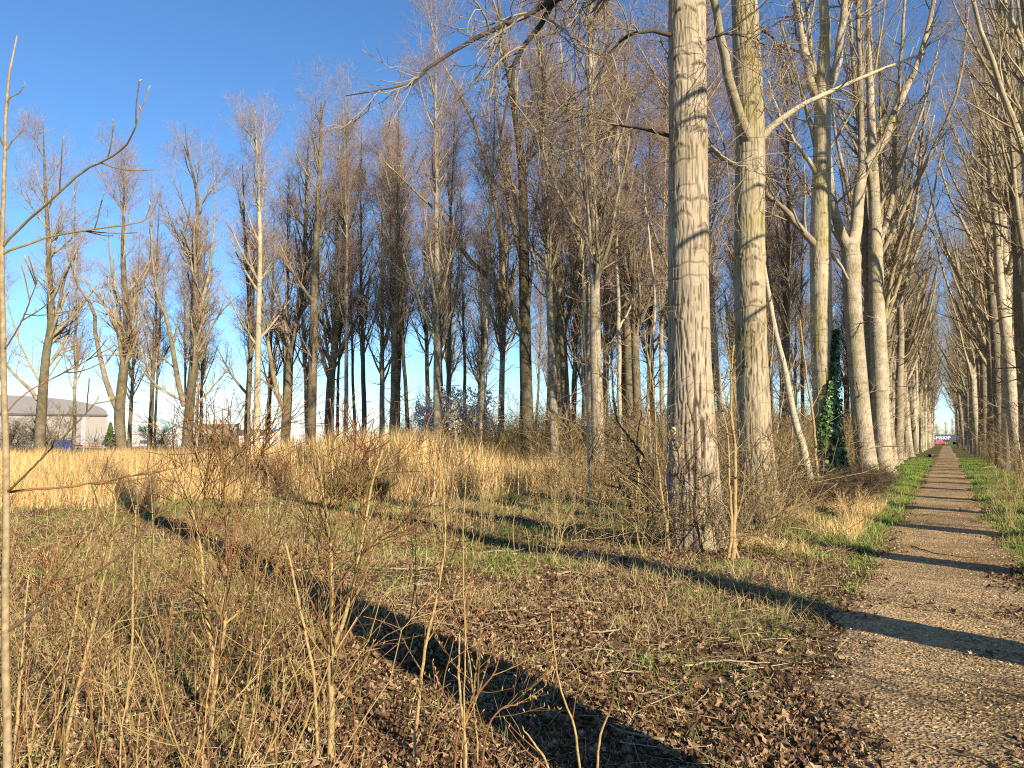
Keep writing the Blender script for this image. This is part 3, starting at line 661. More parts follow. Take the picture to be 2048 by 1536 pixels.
for i, v in enumerate(left_v):
    u = -3.3 + rng.normal(0, 0.16) + (0.35 if v < 60 else 0)
    x, y = xy(u, v + rng.normal(0, 0.3))
    if i < 5: lab, grp = 'bare poplar lining the left side of the path, %s trunk from the front' % nth[i], 'poplars in the left row'
    else: lab, grp = 'far bare poplar in the left row, its trunk merging with its neighbours', 'far poplars in the left row'
    plant_tree(AV[(i * 2 + i // 5) % 5], ((BARK, BARK_DARK, BARK_PALE, BARK)[i % 4], LIMB, TWIG), 'poplar_tree', lab, 'tree', x, y, rng.uniform(0, 6.28), rng.uniform(0.92, 1.08), grp)
right_v = [-7.4, -3.0, 1.55, 6.0, 10.3, 14.6, 19.0, 23.2, 27.6, 32.0, 36.2, 40.5, 44.6, 46.8, 51.0, 55.5, 60] + list(np.arange(64.5, 242, 4.9))
rv = {36.2: 'dark leaning poplar at the right edge of the view', 40.5: 'dark poplar second in from the right edge of the view', 44.6: 'dark poplar trunk hard against the pale one right of the path',
      46.8: 'pale sunlit poplar trunk nearest the path on its right side', 51.0: 'slender poplar just behind the pale sunlit trunk on the right'}
for i, v in enumerate(right_v):
    u = 2.8 + rng.normal(0, 0.12) + (0.35 if 35 < v < 45 else 0)
    x, y = xy(u, v)
    if v in rv: lab, grp = rv[v], 'poplars in the right row'
    elif v < 35: lab, grp = 'tall bare poplar on the right side of the path beside the camera', 'near poplars in the right row'
    else: lab, grp = 'far bare poplar in the right row, its trunk merging with its neighbours', 'far poplars in the right row'
    plant_tree(AVN[i % 2] if v < 33 else AV[(i * 3 + i // 5) % 5], (BARK_PALE if v == 46.8 else (BARK, BARK_DARK, BARK_DARK)[i % 3], LIMB, TWIG), 'poplar_tree', lab, 'tree', x, y, rng.uniform(0, 6.28), rng.uniform(0.92, 1.06), grp)
rng = RNG(404); gl = Geo()
for (v0, z0_, dv, dz, r_) in [(6.0, 7.1, 2.4, 0.35, 0.075), (6.0, 9.1, 2.6, 0.5, 0.085), (10.3, 8.6, -2.6, 0.7, 0.06), (10.3, 6.2, 2.2, 0.9, 0.07), (10.3, 8.2, 2.4, 0.3, 0.05), (14.6, 9.0, -2.6, 0.5, 0.05)]:
    p0 = xy(2.8, v0); p1 = xy(2.7, v0 + dv); g1, g2 = Geo(), Geo()
    b_ = np.array([p0[0], p0[1], z0_]); lp = resample(np.array([[0, 0, 0], [(p1[0] - p0[0]) * .5, (p1[1] - p0[1]) * .5, dz * .7], [p1[0] - p0[0], p1[1] - p0[1], dz]]), 10)
    host = min((o for o in bpy.data.objects if o.type == 'EMPTY' and o.name.startswith('poplar_tree')), key=lambda o: (o.location.x - p0[0]) ** 2 + (o.location.y - p0[1]) ** 2)
    c_, s_ = math.cos(-host.rotation_euler.z), math.sin(-host.rotation_euler.z); Rm = np.array([[c_, -s_, 0], [s_, c_, 0], [0, 0, 1]]) / host.scale.x
    lp = (lp + [0, 0, z0_ - host.location.z]) @ Rm.T
    obj('limb', Geo().tubes(lp, r_ / host.scale.x * np.linspace(1, 0.4, 10), 9).mesh('limb'), LIMB, host)
for i, v in enumerate(np.arange(52, 180, 8.0)):
    x, y = xy(8.5 + rng.normal(0, 0.6), v)
    plant_tree(AV[i % 5], AVM, 'poplar_tree', 'bare poplar standing in the wood behind the right row', 'tree', x, y, rng.uniform(0, 6.28), rng.uniform(0.85, 1.0), 'poplars behind the right row')

# --- forked trees in the middle of the wood
def wood_tree(label, D, tr, rad, limbs, seed, mats=None, spec=PLANT_SPEC, **kw):
    pts = [P0(tr[0][0], D)] + [P(a, b, D) for a, b in tr[1:]]
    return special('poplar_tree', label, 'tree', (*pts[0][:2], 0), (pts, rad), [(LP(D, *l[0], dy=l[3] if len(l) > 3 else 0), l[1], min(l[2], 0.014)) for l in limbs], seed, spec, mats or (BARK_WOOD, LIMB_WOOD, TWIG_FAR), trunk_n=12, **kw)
WLS = (0.45, (11, 0, 0.85, 27, 8, 5.0, 8, 0.1, 0.06, 0.6, 0.016, 0.5))
wood_tree('broad poplar with a long low limb sweeping left, behind the golden grass', 41, [(1060, 905), (1056, 880), (1052, 760), (1050, 664), (1048, 513), (1044, 342), (1027, 205), (1007, 85), (990, -60)], [0.40, 0.36, 0.33, 0.31, 0.27, 0.23, 0.17, 0.12, 0.05], [
    ([(1046, 668), (1007, 582), (969, 548), (935, 513), (900, 450), (866, 417), (805, 359), (747, 294)], 0.2, 0.04, -2),
    ([(1005, 580), (1003, 500), (990, 400), (976, 352), (962, 284), (928, 205), (884, 126), (866, 68), (850, 0)], 0.17, 0.05, 1),
    ([(1045, 520), (1027, 455), (1012, 380), (1000, 260), (980, 120), (970, 0)], 0.16, 0.05, 1),
    ([(1052, 640), (1062, 560), (1068, 440), (1085, 330), (1100, 200)], 0.11, 0.03, -1),
    ([(1040, 672), (1010, 650), (985, 620), (960, 600)], 0.06, 0.02, 0)], 301, limbspec=WLS)
wood_tree('dark upright poplar between the broad low-limbed one and the thick pale-boled one', 44, [(1120, 905), (1117, 820), (1113, 705), (1109, 568), (1109, 478), (1113, 393), (1096, 307), (1085, 200), (1075, 60)], [0.38, 0.35, 0.33, 0.30, 0.25, 0.2, 0.15, 0.1, 0.05], [
    ([(1110, 560), (1075, 520), (1050, 490), (1020, 450)], 0.10, 0.03, 1), ([(1112, 480), (1130, 410), (1135, 330), (1150, 200), (1155, 60)], 0.14, 0.04, 1),
    ([(1110, 600), (1085, 590), (1060, 560)], 0.06, 0.02, -1)], 302, limbspec=WLS)
wood_tree('thick yellow-green poplar bole with a forked top, left of the biggest trunk', 46, [(1193, 905), (1188, 880), (1181, 732), (1174, 602), (1164, 530), (1160, 454), (1150, 380), (1133, 239), (1120, 80)], [0.44, 0.40, 0.36, 0.32, 0.26, 0.23, 0.19, 0.14, 0.06], [
    ([(1176, 590), (1195, 545), (1212, 510), (1225, 440), (1235, 330), (1240, 200), (1250, 60)], 0.19, 0.05, 1), ([(1183, 725), (1205, 690), (1235, 640), (1270, 590)], 0.09, 0.03, -1),
    ([(1178, 735), (1150, 715), (1120, 695)], 0.07, 0.03, 0), ([(1172, 640), (1140, 560), (1125, 520)], 0.12, 0.05, 2)], 303, mats=(BARK, LIMB, TWIG_FAR), limbspec=WLS)
# --- the open left end of the wood
LLS = (0.24, (24, 0, 0.92, 34, 10, 6.2, 8, 0.11, 0.06, 0.5, 0.014, 0.6))
wood_tree('bare poplar in front of the grey hangar, low limb leaning left', 55, [(77, 905), (79, 890), (84, 808), (92, 712), (103, 637), (98, 540), (97, 480), (92, 400), (88, 300), (86, 245)], [0.44, 0.36, 0.33, 0.27, 0.24, 0.19, 0.16, 0.11, 0.06, 0.02], [
    ([(76, 800), (55, 772), (34, 755), (0, 712), (-30, 640), (-50, 520)], 0.16, 0.04, 0), ([(94, 695), (112, 640), (128, 560), (145, 500), (150, 400), (150, 320)], 0.14, 0.03, 0), ([(84, 770), (60, 730), (30, 660), (10, 560)], 0.10, 0.03, 1)], 311, limbspec=LLS)
wood_tree('bare poplar with a crooked left stem at the right end of the hangar', 55, [(243, 905), (243, 900), (239, 825), (249, 722), (253, 637), (248, 560), (246, 500), (248, 400), (246, 320)], [0.44, 0.38, 0.35, 0.30, 0.25, 0.19, 0.15, 0.08, 0.02], [
    ([(236, 822), (215, 773), (204, 730), (195, 691), (185, 620), (168, 585), (154, 568), (135, 500), (120, 420)], 0.22, 0.05, 0), ([(254, 650), (268, 600), (285, 560), (301, 520), (305, 430), (308, 350)], 0.15, 0.04, 0), ([(243, 720), (235, 620), (220, 520), (215, 420)], 0.13, 0.03, 1)], 312, limbspec=LLS)
wood_tree('bare poplar forking low with pale wide-spread limbs, right of the round thorn bush', 55, [(373, 905), (373, 900), (379, 818), (386, 739), (393, 637), (391, 560), (390, 500), (395, 400), (375, 300), (370, 250)], [0.46, 0.38, 0.34, 0.30, 0.27, 0.23, 0.18, 0.12, 0.06, 0.02], [
    ([(369, 812), (355, 760), (345, 691), (330, 630), (314, 585), (307, 534), (300, 440), (305, 340)], 0.22, 0.05, 0), ([(392, 655), (403, 610), (414, 568), (424, 500), (430, 400), (425, 300)], 0.18, 0.04, 0), ([(362, 800), (318, 773), (290, 745), (270, 715)], 0.09, 0.03, -1), ([(382, 825), (420, 780), (450, 745), (475, 720)], 0.09, 0.03, 0), ([(388, 720), (425, 650), (455, 610), (480, 590)], 0.11, 0.03, 0)], 313, limbspec=LLS)
SLS = (0.22, (20, 0, 0.93, 34, 8, 4.8, 7, 0.12, 0.05, 0.55, 0.014, 0.5))
def slim(label, D, tr, r0, seed, mats=None, ls=SLS, limbs=()):
    n = len(tr); return wood_tree(label, D, tr, list(r0 * np.linspace(1.1, 0.1, n) ** 0.8), list(limbs), seed, mats, limbspec=ls)
slim('slim pale poplar standing in a close pair left of the white sheds', 53, [(513, 905), (513, 876), (516, 705), (520, 500), (517, 380), (510, 222)], 0.27, 321, (BARK, LIMB, TWIG_FAR))
slim('thinner bent poplar, left one of the close pair before the white sheds', 56, [(497, 905), (494, 850), (500, 720), (498, 600), (490, 480), (485, 330)], 0.24, 322)
wood_tree('dark V-forked poplar in front of the white sheds', 55, [(569, 905), (570, 890), (574, 814), (578, 760), (581, 705), (602, 585), (610, 480), (615, 330), (618, 260)], [0.42, 0.36, 0.34, 0.28, 0.25, 0.2, 0.15, 0.08, 0.02], [([(572, 822), (550, 773), (537, 698), (526, 630), (522, 540), (528, 420), (530, 320)], 0.2, 0.04, 0), ([(576, 780), (570, 700), (572, 600), (566, 480), (560, 350)], 0.14, 0.03, 1)], 323, limbspec=LLS)
slim('straight dark poplar with a second stem close against it, right of the V-forked one', 52, [(622, 905), (622, 893), (629, 602), (633, 480), (640, 330), (642, 205)], 0.36, 324)
wood_tree('near-black slanting poplar with raised arms beside the straight dark one', 55, [(656, 905), (656, 893), (660, 780), (666, 722), (680, 600), (690, 450), (695, 300), (697, 190)], [0.36, 0.32, 0.29, 0.27, 0.22, 0.16, 0.09, 0.02], [([(662, 770), (640, 700), (632, 640), (622, 560)], 0.14, 0.04, 0)], 325, limbspec=LLS)
WOODL = [(692, 52, 0.27, 'smooth green-grey poplar, first pale pole right of the white sheds', 1), (712, 62, 0.2, 'thin dark poplar pole squeezed beside the smooth green-grey one', 0), (730, 54, 0.3, 'poplar with a short broken side limb among the pale poles', 0), (763, 56, 0.24, 'pale slender poplar pole left of the two dark trunks', 1),
         (785, 50, 0.34, 'dark straight poplar, left one of two trunks standing together', 0), (798, 57, 0.28, 'dark leaning poplar, right one of two trunks standing together', 0), (817, 52, 0.23, 'slender brown poplar pole left of the white blossom', 0), (858, 60, 0.22, 'thin pinkish poplar behind the left side of the white blossom', 1),
         (874, 39.5, 0.22, 'pale green poplar pole in front of the white blossom', 1), (905, 64, 0.26, 'shaded poplar behind the middle of the white blossom', 0), (930, 58, 0.22, 'upright dark poplar behind the top of the white blossom', 0), (958, 39, 0.22, 'pale poplar at the right of the white blossom', 1), (1002, 52, 0.23, 'pale thin poplar left of the broad low-limbed one', 1)]
# --- the plantation behind, by rule
PL = [tree_meshes(400 + i, H, r, hf, nl, la, ll, PLANT_SPEC, catkins=ck, lowtw=8, up=0.11) for i, (H, r, hf, nl, la, ll, ck) in enumerate(
    [(25, 0.20, 6.5, 20, 24, 5.0, 1300), (24, 0.16, 8.0, 18, 21, 4.2, 700), (26, 0.23, 5.5, 22, 26, 5.6, 1500), (23, 0.15, 7.5, 17, 20, 4.0, 900), (25, 0.24, 6.0, 21, 27, 5.6, 600)])]
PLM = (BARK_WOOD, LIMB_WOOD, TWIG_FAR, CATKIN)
PLM2 = (BARK, LIMB, TWIG_FAR, CATKIN)
PLM3 = (BARK, LIMB, TWIG_FAR, CATKIN)
rng = RNG(5)
for j, (px, D, r, lab, pale) in enumerate(WOODL):             # the poles one can tell apart along the front
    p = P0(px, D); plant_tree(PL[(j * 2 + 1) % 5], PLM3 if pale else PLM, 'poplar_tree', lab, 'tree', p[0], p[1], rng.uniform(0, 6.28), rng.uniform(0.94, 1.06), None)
rng = RNG(88)
spots = []
for u in np.arange(-68, -7, 4.8):
    if u < -40: vs = [44, 51]
    elif u < -24: vs = [43, 53, 64, 77]
    else: vs = list(np.arange(44, 112, 9.5)) + [128]
    for v in vs: spots.append((u + rng.normal(0, 0.9), v + rng.normal(0, 1.3) + (-2 if u < -40 else 0)))
for _ in range(22): spots.append((rng.uniform(-26, -6.5), rng.uniform(30, 90)))
for u, v in [(-7.5, 28), (-8.5, 34), (-12, 33), (-7, 40), (-13, 39), (-10, 46), (-6.5, 22.5), (-11.5, 27)]: spots.append((u, v))
for i, (u, v) in enumerate(spots):
    x, y = xy(u, v)
    if x / y < -0.85: continue
    px = 1024 + FPX * x / y; row = 'front' if y < 58 else 'back'
    where = ('left of the two dark trunks' if px < 720 else 'behind the two dark trunks' if px < 850 else 'behind the white blossom' if px < 1010 else 'left of the yellow-green bole' if px < 1190 else 'left of the biggest trunk' if px < 1380 else 'between the two biggest trunks' if px < 1510 else 'left of the ivy' if px < 1660 else 'right of the ivy')
    lab = 'bare plantation poplar in the %s rows, %s' % (row, where) if u > -40 else 'bare reddish poplar in the back rows at the left end of the wood'
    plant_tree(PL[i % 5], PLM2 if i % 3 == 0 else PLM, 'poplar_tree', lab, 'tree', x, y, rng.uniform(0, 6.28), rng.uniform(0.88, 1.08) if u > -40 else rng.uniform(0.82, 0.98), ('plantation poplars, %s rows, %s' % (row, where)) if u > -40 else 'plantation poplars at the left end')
for (x, y, s) in [(-62, 66, 0.9), (-57, 60, 0.86), (-60, 74, 0.95), (-49, 64, 0.88), (-68, 80, 1.0), (-53, 78, 0.95)]:
    plant_tree(PL[int(x) % 5], PLM, 'poplar_tree', 'bare reddish poplar in the back rows at the left end of the wood', 'tree', x, y, rng.uniform(0, 6.28), s, 'plantation poplars at the left end')

# --- thin young trees and shrubs in the middle ground
def stems_tree(name, label, cat, stems, mats, seed, spec, group=None, buds=0, n=8, wob=0.008, budmat=None, fat=1.0):
    """a multi-stemmed young tree: every stem is a part, its twigs and buds follow"""
    rng = RNG(seed)
    p0 = np.array(stems[0][0][0], float); b = np.array([p0[0], p0[1], float(gz(p0[0], p0[1]))])
    t = thing(name, label, cat, b, group)
    g1, g2 = Geo(), Geo()
    tips = []
    for st in stems:
        pts, ra, rb = st[0], st[1], st[2]
        a = resample(np.column_stack([np.array(pts), np.linspace(ra, rb, len(pts)) * fat]), 22)
        a[1:-1, :3] += rng.normal(0, wob * 0.4, (20, 3)) + wob * 0.8 * np.sin(np.linspace(0, 9, 20)[:, None] + rng.uniform(0, 6, 3))
        obj('stem', Geo().tubes(a[:, :3], a[:, 3], n).mesh('stem', base=b), st[3] if len(st) > 3 else mats[0], t)
        cur = (a[None, :, :3], a[None, :, 3]); tips.append(a[-1:, :3])
        for (k, t0, t1_, ang, sd, L, Q, up, wig, rf, rmin, ns, fine, Lt) in (st[4] if len(st) > 4 else spec):
            c, cr = branch(rng, cur[0], cur[1], k, t0, t1_, ang, sd, L, Q, up, wig, rf, rmin, Lt)
            (g2 if fine else g1).tubes(c, cr, ns); cur = (c, cr); tips.append(c[:, -1]); tips.append(c[:, c.shape[1] // 2])
    if g1.V: obj('branches', g1.mesh('branches', base=b), mats[1], t, 'stuff')
    if g2.V: obj('twigs', g2.mesh('twigs', base=b), mats[2], t, 'stuff')
    if buds:
        tp = np.concatenate(tips); tp = tp[rng.permutation(len(tp))[:buds]] if len(tp) > buds else tp
        d = nrm(rng.normal(0, 0.35, (len(tp), 3)) + [0, 0, 1.0]); ln = rng.uniform(0.012, 0.022, len(tp))[:, None]
        bp_ = np.stack([tp, tp + d * ln * 0.45, tp + d * ln], 1)
        obj('buds', Geo().tubes(bp_, np.repeat([[0.0016, 0.0031, 0.0006]], len(tp), 0), 4).mesh('buds', base=b), budmat or BUD, t, 'stuff')
    return t
def S(D, *pp, dy=0.0): return LP(D, *pp, dy=dy)
DOG = [(8, 0.25, 0.98, 38, 10, 0.55, 6, 0.06, 0.09, 0.5, 0.0028, 5, False, 0.4), (4, 0.2, 0.95, 42, 12, 0.24, 4, 0.05, 0.12, 0.7, 0.0020, 4, True, 0.3)]
DOGL = [(13, 0.25, 0.98, 36, 10, 0.62, 6, 0.06, 0.09, 0.5, 0.0031, 5, False, 0.4), (5, 0.2, 0.95, 42, 12, 0.28, 4, 0.05, 0.12, 0.7, 0.0021, 4, True, 0.3)]
LOW = [(3, 0.3, 0.95, 45, 12, 0.3, 5, 0.05, 0.1, 0.5, 0.002, 4, True, 0.3)]
FG = (STEM_TAN, STEM_OLIVE, TWIG_RED)
SIDE = [(5, 0.35, 1.0, 35, 10, 0.16, 5, 0.12, 0.08, 0.8, 0.0026, 5, False, 0.3)]
def ext(D, px, py):                                           # the foot of a stem: straight down below (px, py)
    p = P(px, py, D); return np.array([p[0], p[1], float(gz(p[0], p[1])) - 0.03])
D1 = 2.6
stems_tree('sapling', 'tall smooth sapling at the far left edge with long arching side branches', 'sapling', [
    ([ext(D1, 16, 1600)] + S(D1, (15, 1480), (10, 1300), (13, 1000), (9, 800), (5, 600), (5, 480), (10, 300), (14, 180), (24, 120), (34, 72)), 0.0195, 0.003, STEM_GREY, [(2, 0.78, 0.95, 30, 8, 0.22, 6, 0.1, 0.06, 0.6, 0.003, 6, False, 0.3)]),
    (S(D1, (7, 492), (60, 435), (100, 402), (165, 345), (220, 315), (250, 291), (265, 265), (276, 242), dy=-0.2), 0.0062, 0.0028, STEM_OLIVE, SIDE),
    (S(D1, (6, 508), (60, 487), (110, 470), (200, 458), (260, 448), (290, 440), (306, 424), dy=0.2), 0.0058, 0.0026, STEM_OLIVE, SIDE),
    (S(D1, (10, 300), (30, 278), (42, 262), (50, 246)), 0.004, 0.002, STEM_OLIVE, NONE),
    (S(D1, (12, 215), (20, 198), (38, 184), (50, 173)), 0.004, 0.002, STEM_OLIVE, NONE),
    (S(D1, (13, 985), (70, 978), (147, 972), (230, 958), (308, 941), (342, 920), dy=0.3), 0.0062, 0.002, TWIG_RED, SIDE),
    (S(D1, (13, 985), (45, 955), (85, 915), (140, 860), (195, 800), dy=-0.2), 0.006, 0.002, STEM_OLIVE, SIDE),
    (S(D1, (14, 1262), (70, 1225), (130, 1180), (200, 1140), (270, 1085), (330, 1010), dy=0.2), 0.009, 0.003, BRUSH_DARK, SIDE),
    (S(D1, (8, 700), (40, 650), (60, 600), (75, 560), dy=-0.1), 0.004, 0.002, TWIG_RED, SIDE),
    (S(D1, (9, 830), (60, 780), (140, 740), (230, 690), dy=0.2), 0.004, 0.0018, TWIG_RED, SIDE)],
    (STEM_TAN, STEM_OLIVE, TWIG_RED), 501, DOG, buds=50, n=12, wob=0.002, fat=0.74)
stems_tree('sapling', 'sturdy cut-back shrub with two pale sawn tops and fans of red twigs, left foreground', 'shrub', [
    ([ext(4.2, 424, 1500)] + S(4.2, (427, 1420), (437, 1302), (449, 1255), (453, 1137)), 0.026, 0.012, STEM_TAN, DOG),
    (S(4.2, (430, 1400), (424, 1302), (408, 1200), (406, 1137), (395, 1060), (370, 985), (345, 920)), 0.017, 0.005, STEM_TAN, DOGL),
    (S(4.2, (449, 1250), (480, 1222), (505, 1198), (530, 1150)), 0.010, 0.004, STEM_TAN, DOG),
    (S(4.2, (453, 1140), (470, 1060), (495, 980), (520, 910), (545, 850)), 0.008, 0.003, TWIG_RED, DOGL),
    (S(4.2, (406, 1140), (398, 1050), (420, 960), (440, 880)), 0.007, 0.003, TWIG_RED, DOGL),
    (S(4.2, (454, 1140), (450, 1040), (448, 960), (455, 900)), 0.007, 0.003, TWIG_RED, DOGL)], FG, 502, DOG, buds=80, n=8, wob=0.003, fat=0.8)
stems_tree('sapling', 'fork-stemmed sapling with a vase of reddish shoots, right of the cut-back shrub', 'sapling', [
    ([ext(3.9, 660, 1560)] + S(3.9, (660, 1524), (662, 1400), (660, 1321), (664, 1184), (660, 1087), (645, 989), (636, 900)), 0.020, 0.005, STEM_TAN, DOGL),
    (S(3.9, (661, 1310), (672, 1282), (699, 1204), (727, 1059), (745, 970), (765, 900)), 0.014, 0.004, STEM_TAN, DOGL),
    ([ext(3.9, 640, 1560)] + S(3.9, (636, 1500), (625, 1340), (598, 1204), (570, 1083)), 0.010, 0.006, STEM_TAN, LOW),
    (S(3.9, (662, 1340), (640, 1250), (612, 1180), (590, 1140)), 0.006, 0.003, TWIG_RED, DOG),
    (S(3.9, (665, 1200), (690, 1150), (735, 1095), (790, 1050)), 0.006, 0.002, TWIG_RED, DOG),
    (S(3.9, (662, 1110), (680, 1040), (700, 960), (712, 880)), 0.006, 0.002, TWIG_RED, DOG)], FG, 503, DOG, buds=80, wob=0.003, fat=0.95)
stems_tree('sapling', 'single slanting pale sapling crossing the dark tree shadow', 'sapling', [
    ([ext(3.9, 828, 1560)] + S(3.9, (830, 1500), (849, 1305), (872, 1198), (887, 1122), (891, 1064), (888, 990)), 0.0125, 0.004, STEM_TAN, DOG)], FG, 504, DOG, buds=30, wob=0.003, fat=0.8)
YB = [(5, 0.2, 0.95, 42, 8, 0.42, 6, 0.08, 0.07, 0.6, 0.0024, 5, False, 0.4), (4, 0.2, 0.95, 42, 10, 0.14, 4, 0.08, 0.1, 0.8, 0.0016, 4, True, 0.2)]
stems_tree('sapling', 'small bushy sapling dotted with yellow buds in front of the dark tree shadow', 'sapling', [
    ([ext(3.5, 932, 1580)] + S(3.5, (930, 1500), (922, 1400), (917, 1312), (919, 1267)), 0.009, 0.003, STEM_TAN, YB),
    ([ext(3.5, 905, 1580)] + S(3.5, (915, 1480), (945, 1400), (985, 1350), (1000, 1310)), 0.006, 0.003, TWIG_RED, YB),
    ([ext(3.5, 955, 1580)] + S(3.5, (970, 1480), (1000, 1420), (1035, 1410)), 0.006, 0.003, TWIG_RED, YB)], FG, 505, DOG, buds=160, wob=0.003)
WH = [(2, 0.4, 0.95, 38, 10, 0.22, 5, 0.06, 0.06, 0.7, 0.002, 4, True, 0.3)]
for k_, (lab, D, pts) in enumerate([
    ('leaning whip with a knobbly tip, left one of two bare whips at the bottom middle', 3.5, [(1170, 1560), (1150, 1460), (1120, 1377), (1102, 1232)]),
    ('curving whip, right one of two bare whips at the bottom middle', 3.5, [(1190, 1560), (1200, 1480), (1223, 1408), (1234, 1268)]),
    ('short pale bent shoot at the bottom edge left of the two whips', 3.3, [(1110, 1580), (1097, 1534), (1070, 1490), (1047, 1461)])]):
    stems_tree('sapling', lab, 'sapling', [([ext(D, *pts[0])] + S(D, *pts[1:]), 0.0065, 0.0028, STEM_TAN, WH)], FG, 510 + k_, WH, 'bare whips at the bottom of the clearing', buds=8, wob=0.003)
UPR = [('straight pale pole-like sapling with a faint double at its left', 4.4, [(248, 1560), (252, 1450), (260, 1340), (266, 1200), (268, 1137), (272, 1010)], 0.0105),
       ('long pinkish sapling leaning right between the edge and the straight pale pole', 3.7, [(112, 1580), (140, 1440), (184, 1262), (205, 1170), (219, 1106), (232, 1010)], 0.0095),
       ('thin upright sapling close to the tall one at the left edge', 3.3, [(28, 1580), (35, 1440), (42, 1330), (52, 1230), (58, 1150)], 0.008),
       ('thin dark stem running straight up right of the cut-back shrub', 3.7, [(470, 1590), (485, 1440), (500, 1300), (512, 1160), (522, 1030)], 0.0065)]
for k_, (lab, D, pts, r) in enumerate(UPR):
    stems_tree('sapling', lab, 'sapling', [([ext(D, *pts[0])] + S(D, *pts[1:]), r, 0.003, STEM_TAN if k_ < 3 else STEM_OLIVE, DOG)], FG, 520 + k_, DOG, 'upright saplings in the left foreground', buds=16, wob=0.004)
rng = RNG(17)
for k_ in range(90):                                          # the thicket of thin shoots at the lower left
    D = rng.uniform(3.0, 8.0); px = rng.uniform(-60, 640) if k_ < 76 else rng.uniform(700, 1000)
    x = (px - 1024) / FPX * D; h = rng.uniform(0.45, 1.5); lx, ly = rng.normal(0, 0.14, 2)
    z = float(gz(x, D)); tt = np.linspace(0, 1, 5)
    cb = rng.normal(0, 0.10); pts = [np.array([x + (lx + cb * t) * t * h + 0.02 * math.sin(5 * t + k_), D + ly * t * h, z - 0.03 + h * t]) for t in tt]
    hue = ('tan', 'olive', 'reddish', 'dark olive')[k_ % 4]; zone = 'beside the tall edge sapling' if px < 190 else 'left of the cut-back shrub' if px < 420 else 'left of the fork-stemmed sapling' if px < 660 else 'right of the fork-stemmed sapling'
    lab = 'thin %s shoot %s the thicket, %s' % (hue, 'low in' if h < 1.0 else 'standing tall in', zone)
    stems_tree('shoot', lab, 'sapling', [(pts, rng.uniform(0.003, 0.006), 0.0018, (STEM_TAN, STEM_OLIVE, TWIG_RED, STEM_OLIVE)[k_ % 4])], FG, 600 + k_, [(4, 0.25, 0.95, 42, 12, 0.26, 5, 0.06, 0.1, 0.6, 0.0017, 4, True, 0.3), (2, 0.3, 0.95, 40, 12, 0.1, 3, 0.06, 0.1, 0.8, 0.0013, 3, True, 0.2)], 'thin %s shoots %s, %s' % (hue, 'low' if h < 1.0 else 'tall', zone), buds=8, n=6, wob=0.004)
# beside the big trunks
SHB = [(8, 0.15, 0.98, 45, 12, 0.9, 6, 0.04, 0.12, 0.5, 0.0045, 4, False, 0.4), (5, 0.2, 1, 45, 14, 0.4, 4, 0.02, 0.15, 0.6, 0.0026, 3, True, 0.3), (3, 0.2, 1, 45, 14, 0.16, 3, 0.02, 0.15, 0.8, 0.0018, 3, True, 0.2)]
DK = (BRUSH, BRUSH, BRUSH)
stems_tree('young_tree', 'pale three-stemmed young tree in front of the biggest trunk', 'sapling', [
    ([ext(10.0, 1466, 1147)] + S(10, (1466, 1070), (1471, 1011), (1470, 912), (1462, 840), (1462, 760), (1468, 690)), 0.036, 0.010, STEM_TAN, SHB),
    ([ext(9.95, 1456, 1140)] + S(9.95, (1460, 1070), (1462, 1034), (1460, 960), (1455, 880), (1440, 800)), 0.025, 0.008, STEM_TAN, SHB),
    ([ext(10.05, 1478, 1140)] + S(10.05, (1474, 1110), (1470, 1075)), 0.022, 0.015, STEM_TAN, NONE),
    (S(10, (1468, 1072), (1492, 1044), (1511, 1011), (1530, 970), (1548, 931)), 0.014, 0.005, BRUSH_DARK, SHB),
    (S(10, (1468, 1073), (1495, 1070), (1523, 1070), (1558, 1055)), 0.012, 0.004, BRUSH_DARK, SHB)], (BRUSH, BRUSH, BRUSH), 540, SHB, wob=0.01)
stems_tree('young_tree', 'dark crooked stem rising against the bark of the biggest trunk', 'sapling', [
    ([ext(10.45, 1412, 1112)] + S(10.45, (1403, 1086), (1389, 1023), (1391, 975), (1393, 929), (1391, 890), (1389, 847), (1374, 805)), 0.024, 0.010, BRUSH_DARK, SHB[1:])], (BRUSH_DARK, BRUSH_DARK, BRUSH_DARK), 541, SHB, wob=0.012)
stems_tree('young_tree', 'pale thin stem with a twin, just left of the biggest trunk', 'sapling', [
    ([ext(10.7, 1339, 1108)] + S(10.7, (1328, 1023), (1320, 952), (1312, 880), (1305, 780), (1290, 660)), 0.02, 0.006, STEM_TAN, SHB),
    ([ext(10.75, 1334, 1104)] + S(10.75, (1335, 1010), (1333, 940), (1338, 860)), 0.012, 0.005, STEM_TAN, SHB)], DK, 542, SHB, wob=0.012)
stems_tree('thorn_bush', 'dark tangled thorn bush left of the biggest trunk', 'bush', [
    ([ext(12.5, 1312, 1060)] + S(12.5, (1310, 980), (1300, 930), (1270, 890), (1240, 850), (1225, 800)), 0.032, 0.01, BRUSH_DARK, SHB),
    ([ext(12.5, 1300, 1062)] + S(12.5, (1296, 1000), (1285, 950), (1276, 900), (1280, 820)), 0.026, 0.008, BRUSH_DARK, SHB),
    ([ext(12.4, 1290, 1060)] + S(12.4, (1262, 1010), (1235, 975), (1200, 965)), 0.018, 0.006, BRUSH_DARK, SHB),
    ([ext(12.6, 1306, 1060)] + S(12.6, (1318, 960), (1322, 880), (1310, 780)), 0.024, 0.008, BRUSH_DARK, SHB)], (BRUSH_DARK, BRUSH_DARK, BRUSH_DARK), 543, SHB, wob=0.03)
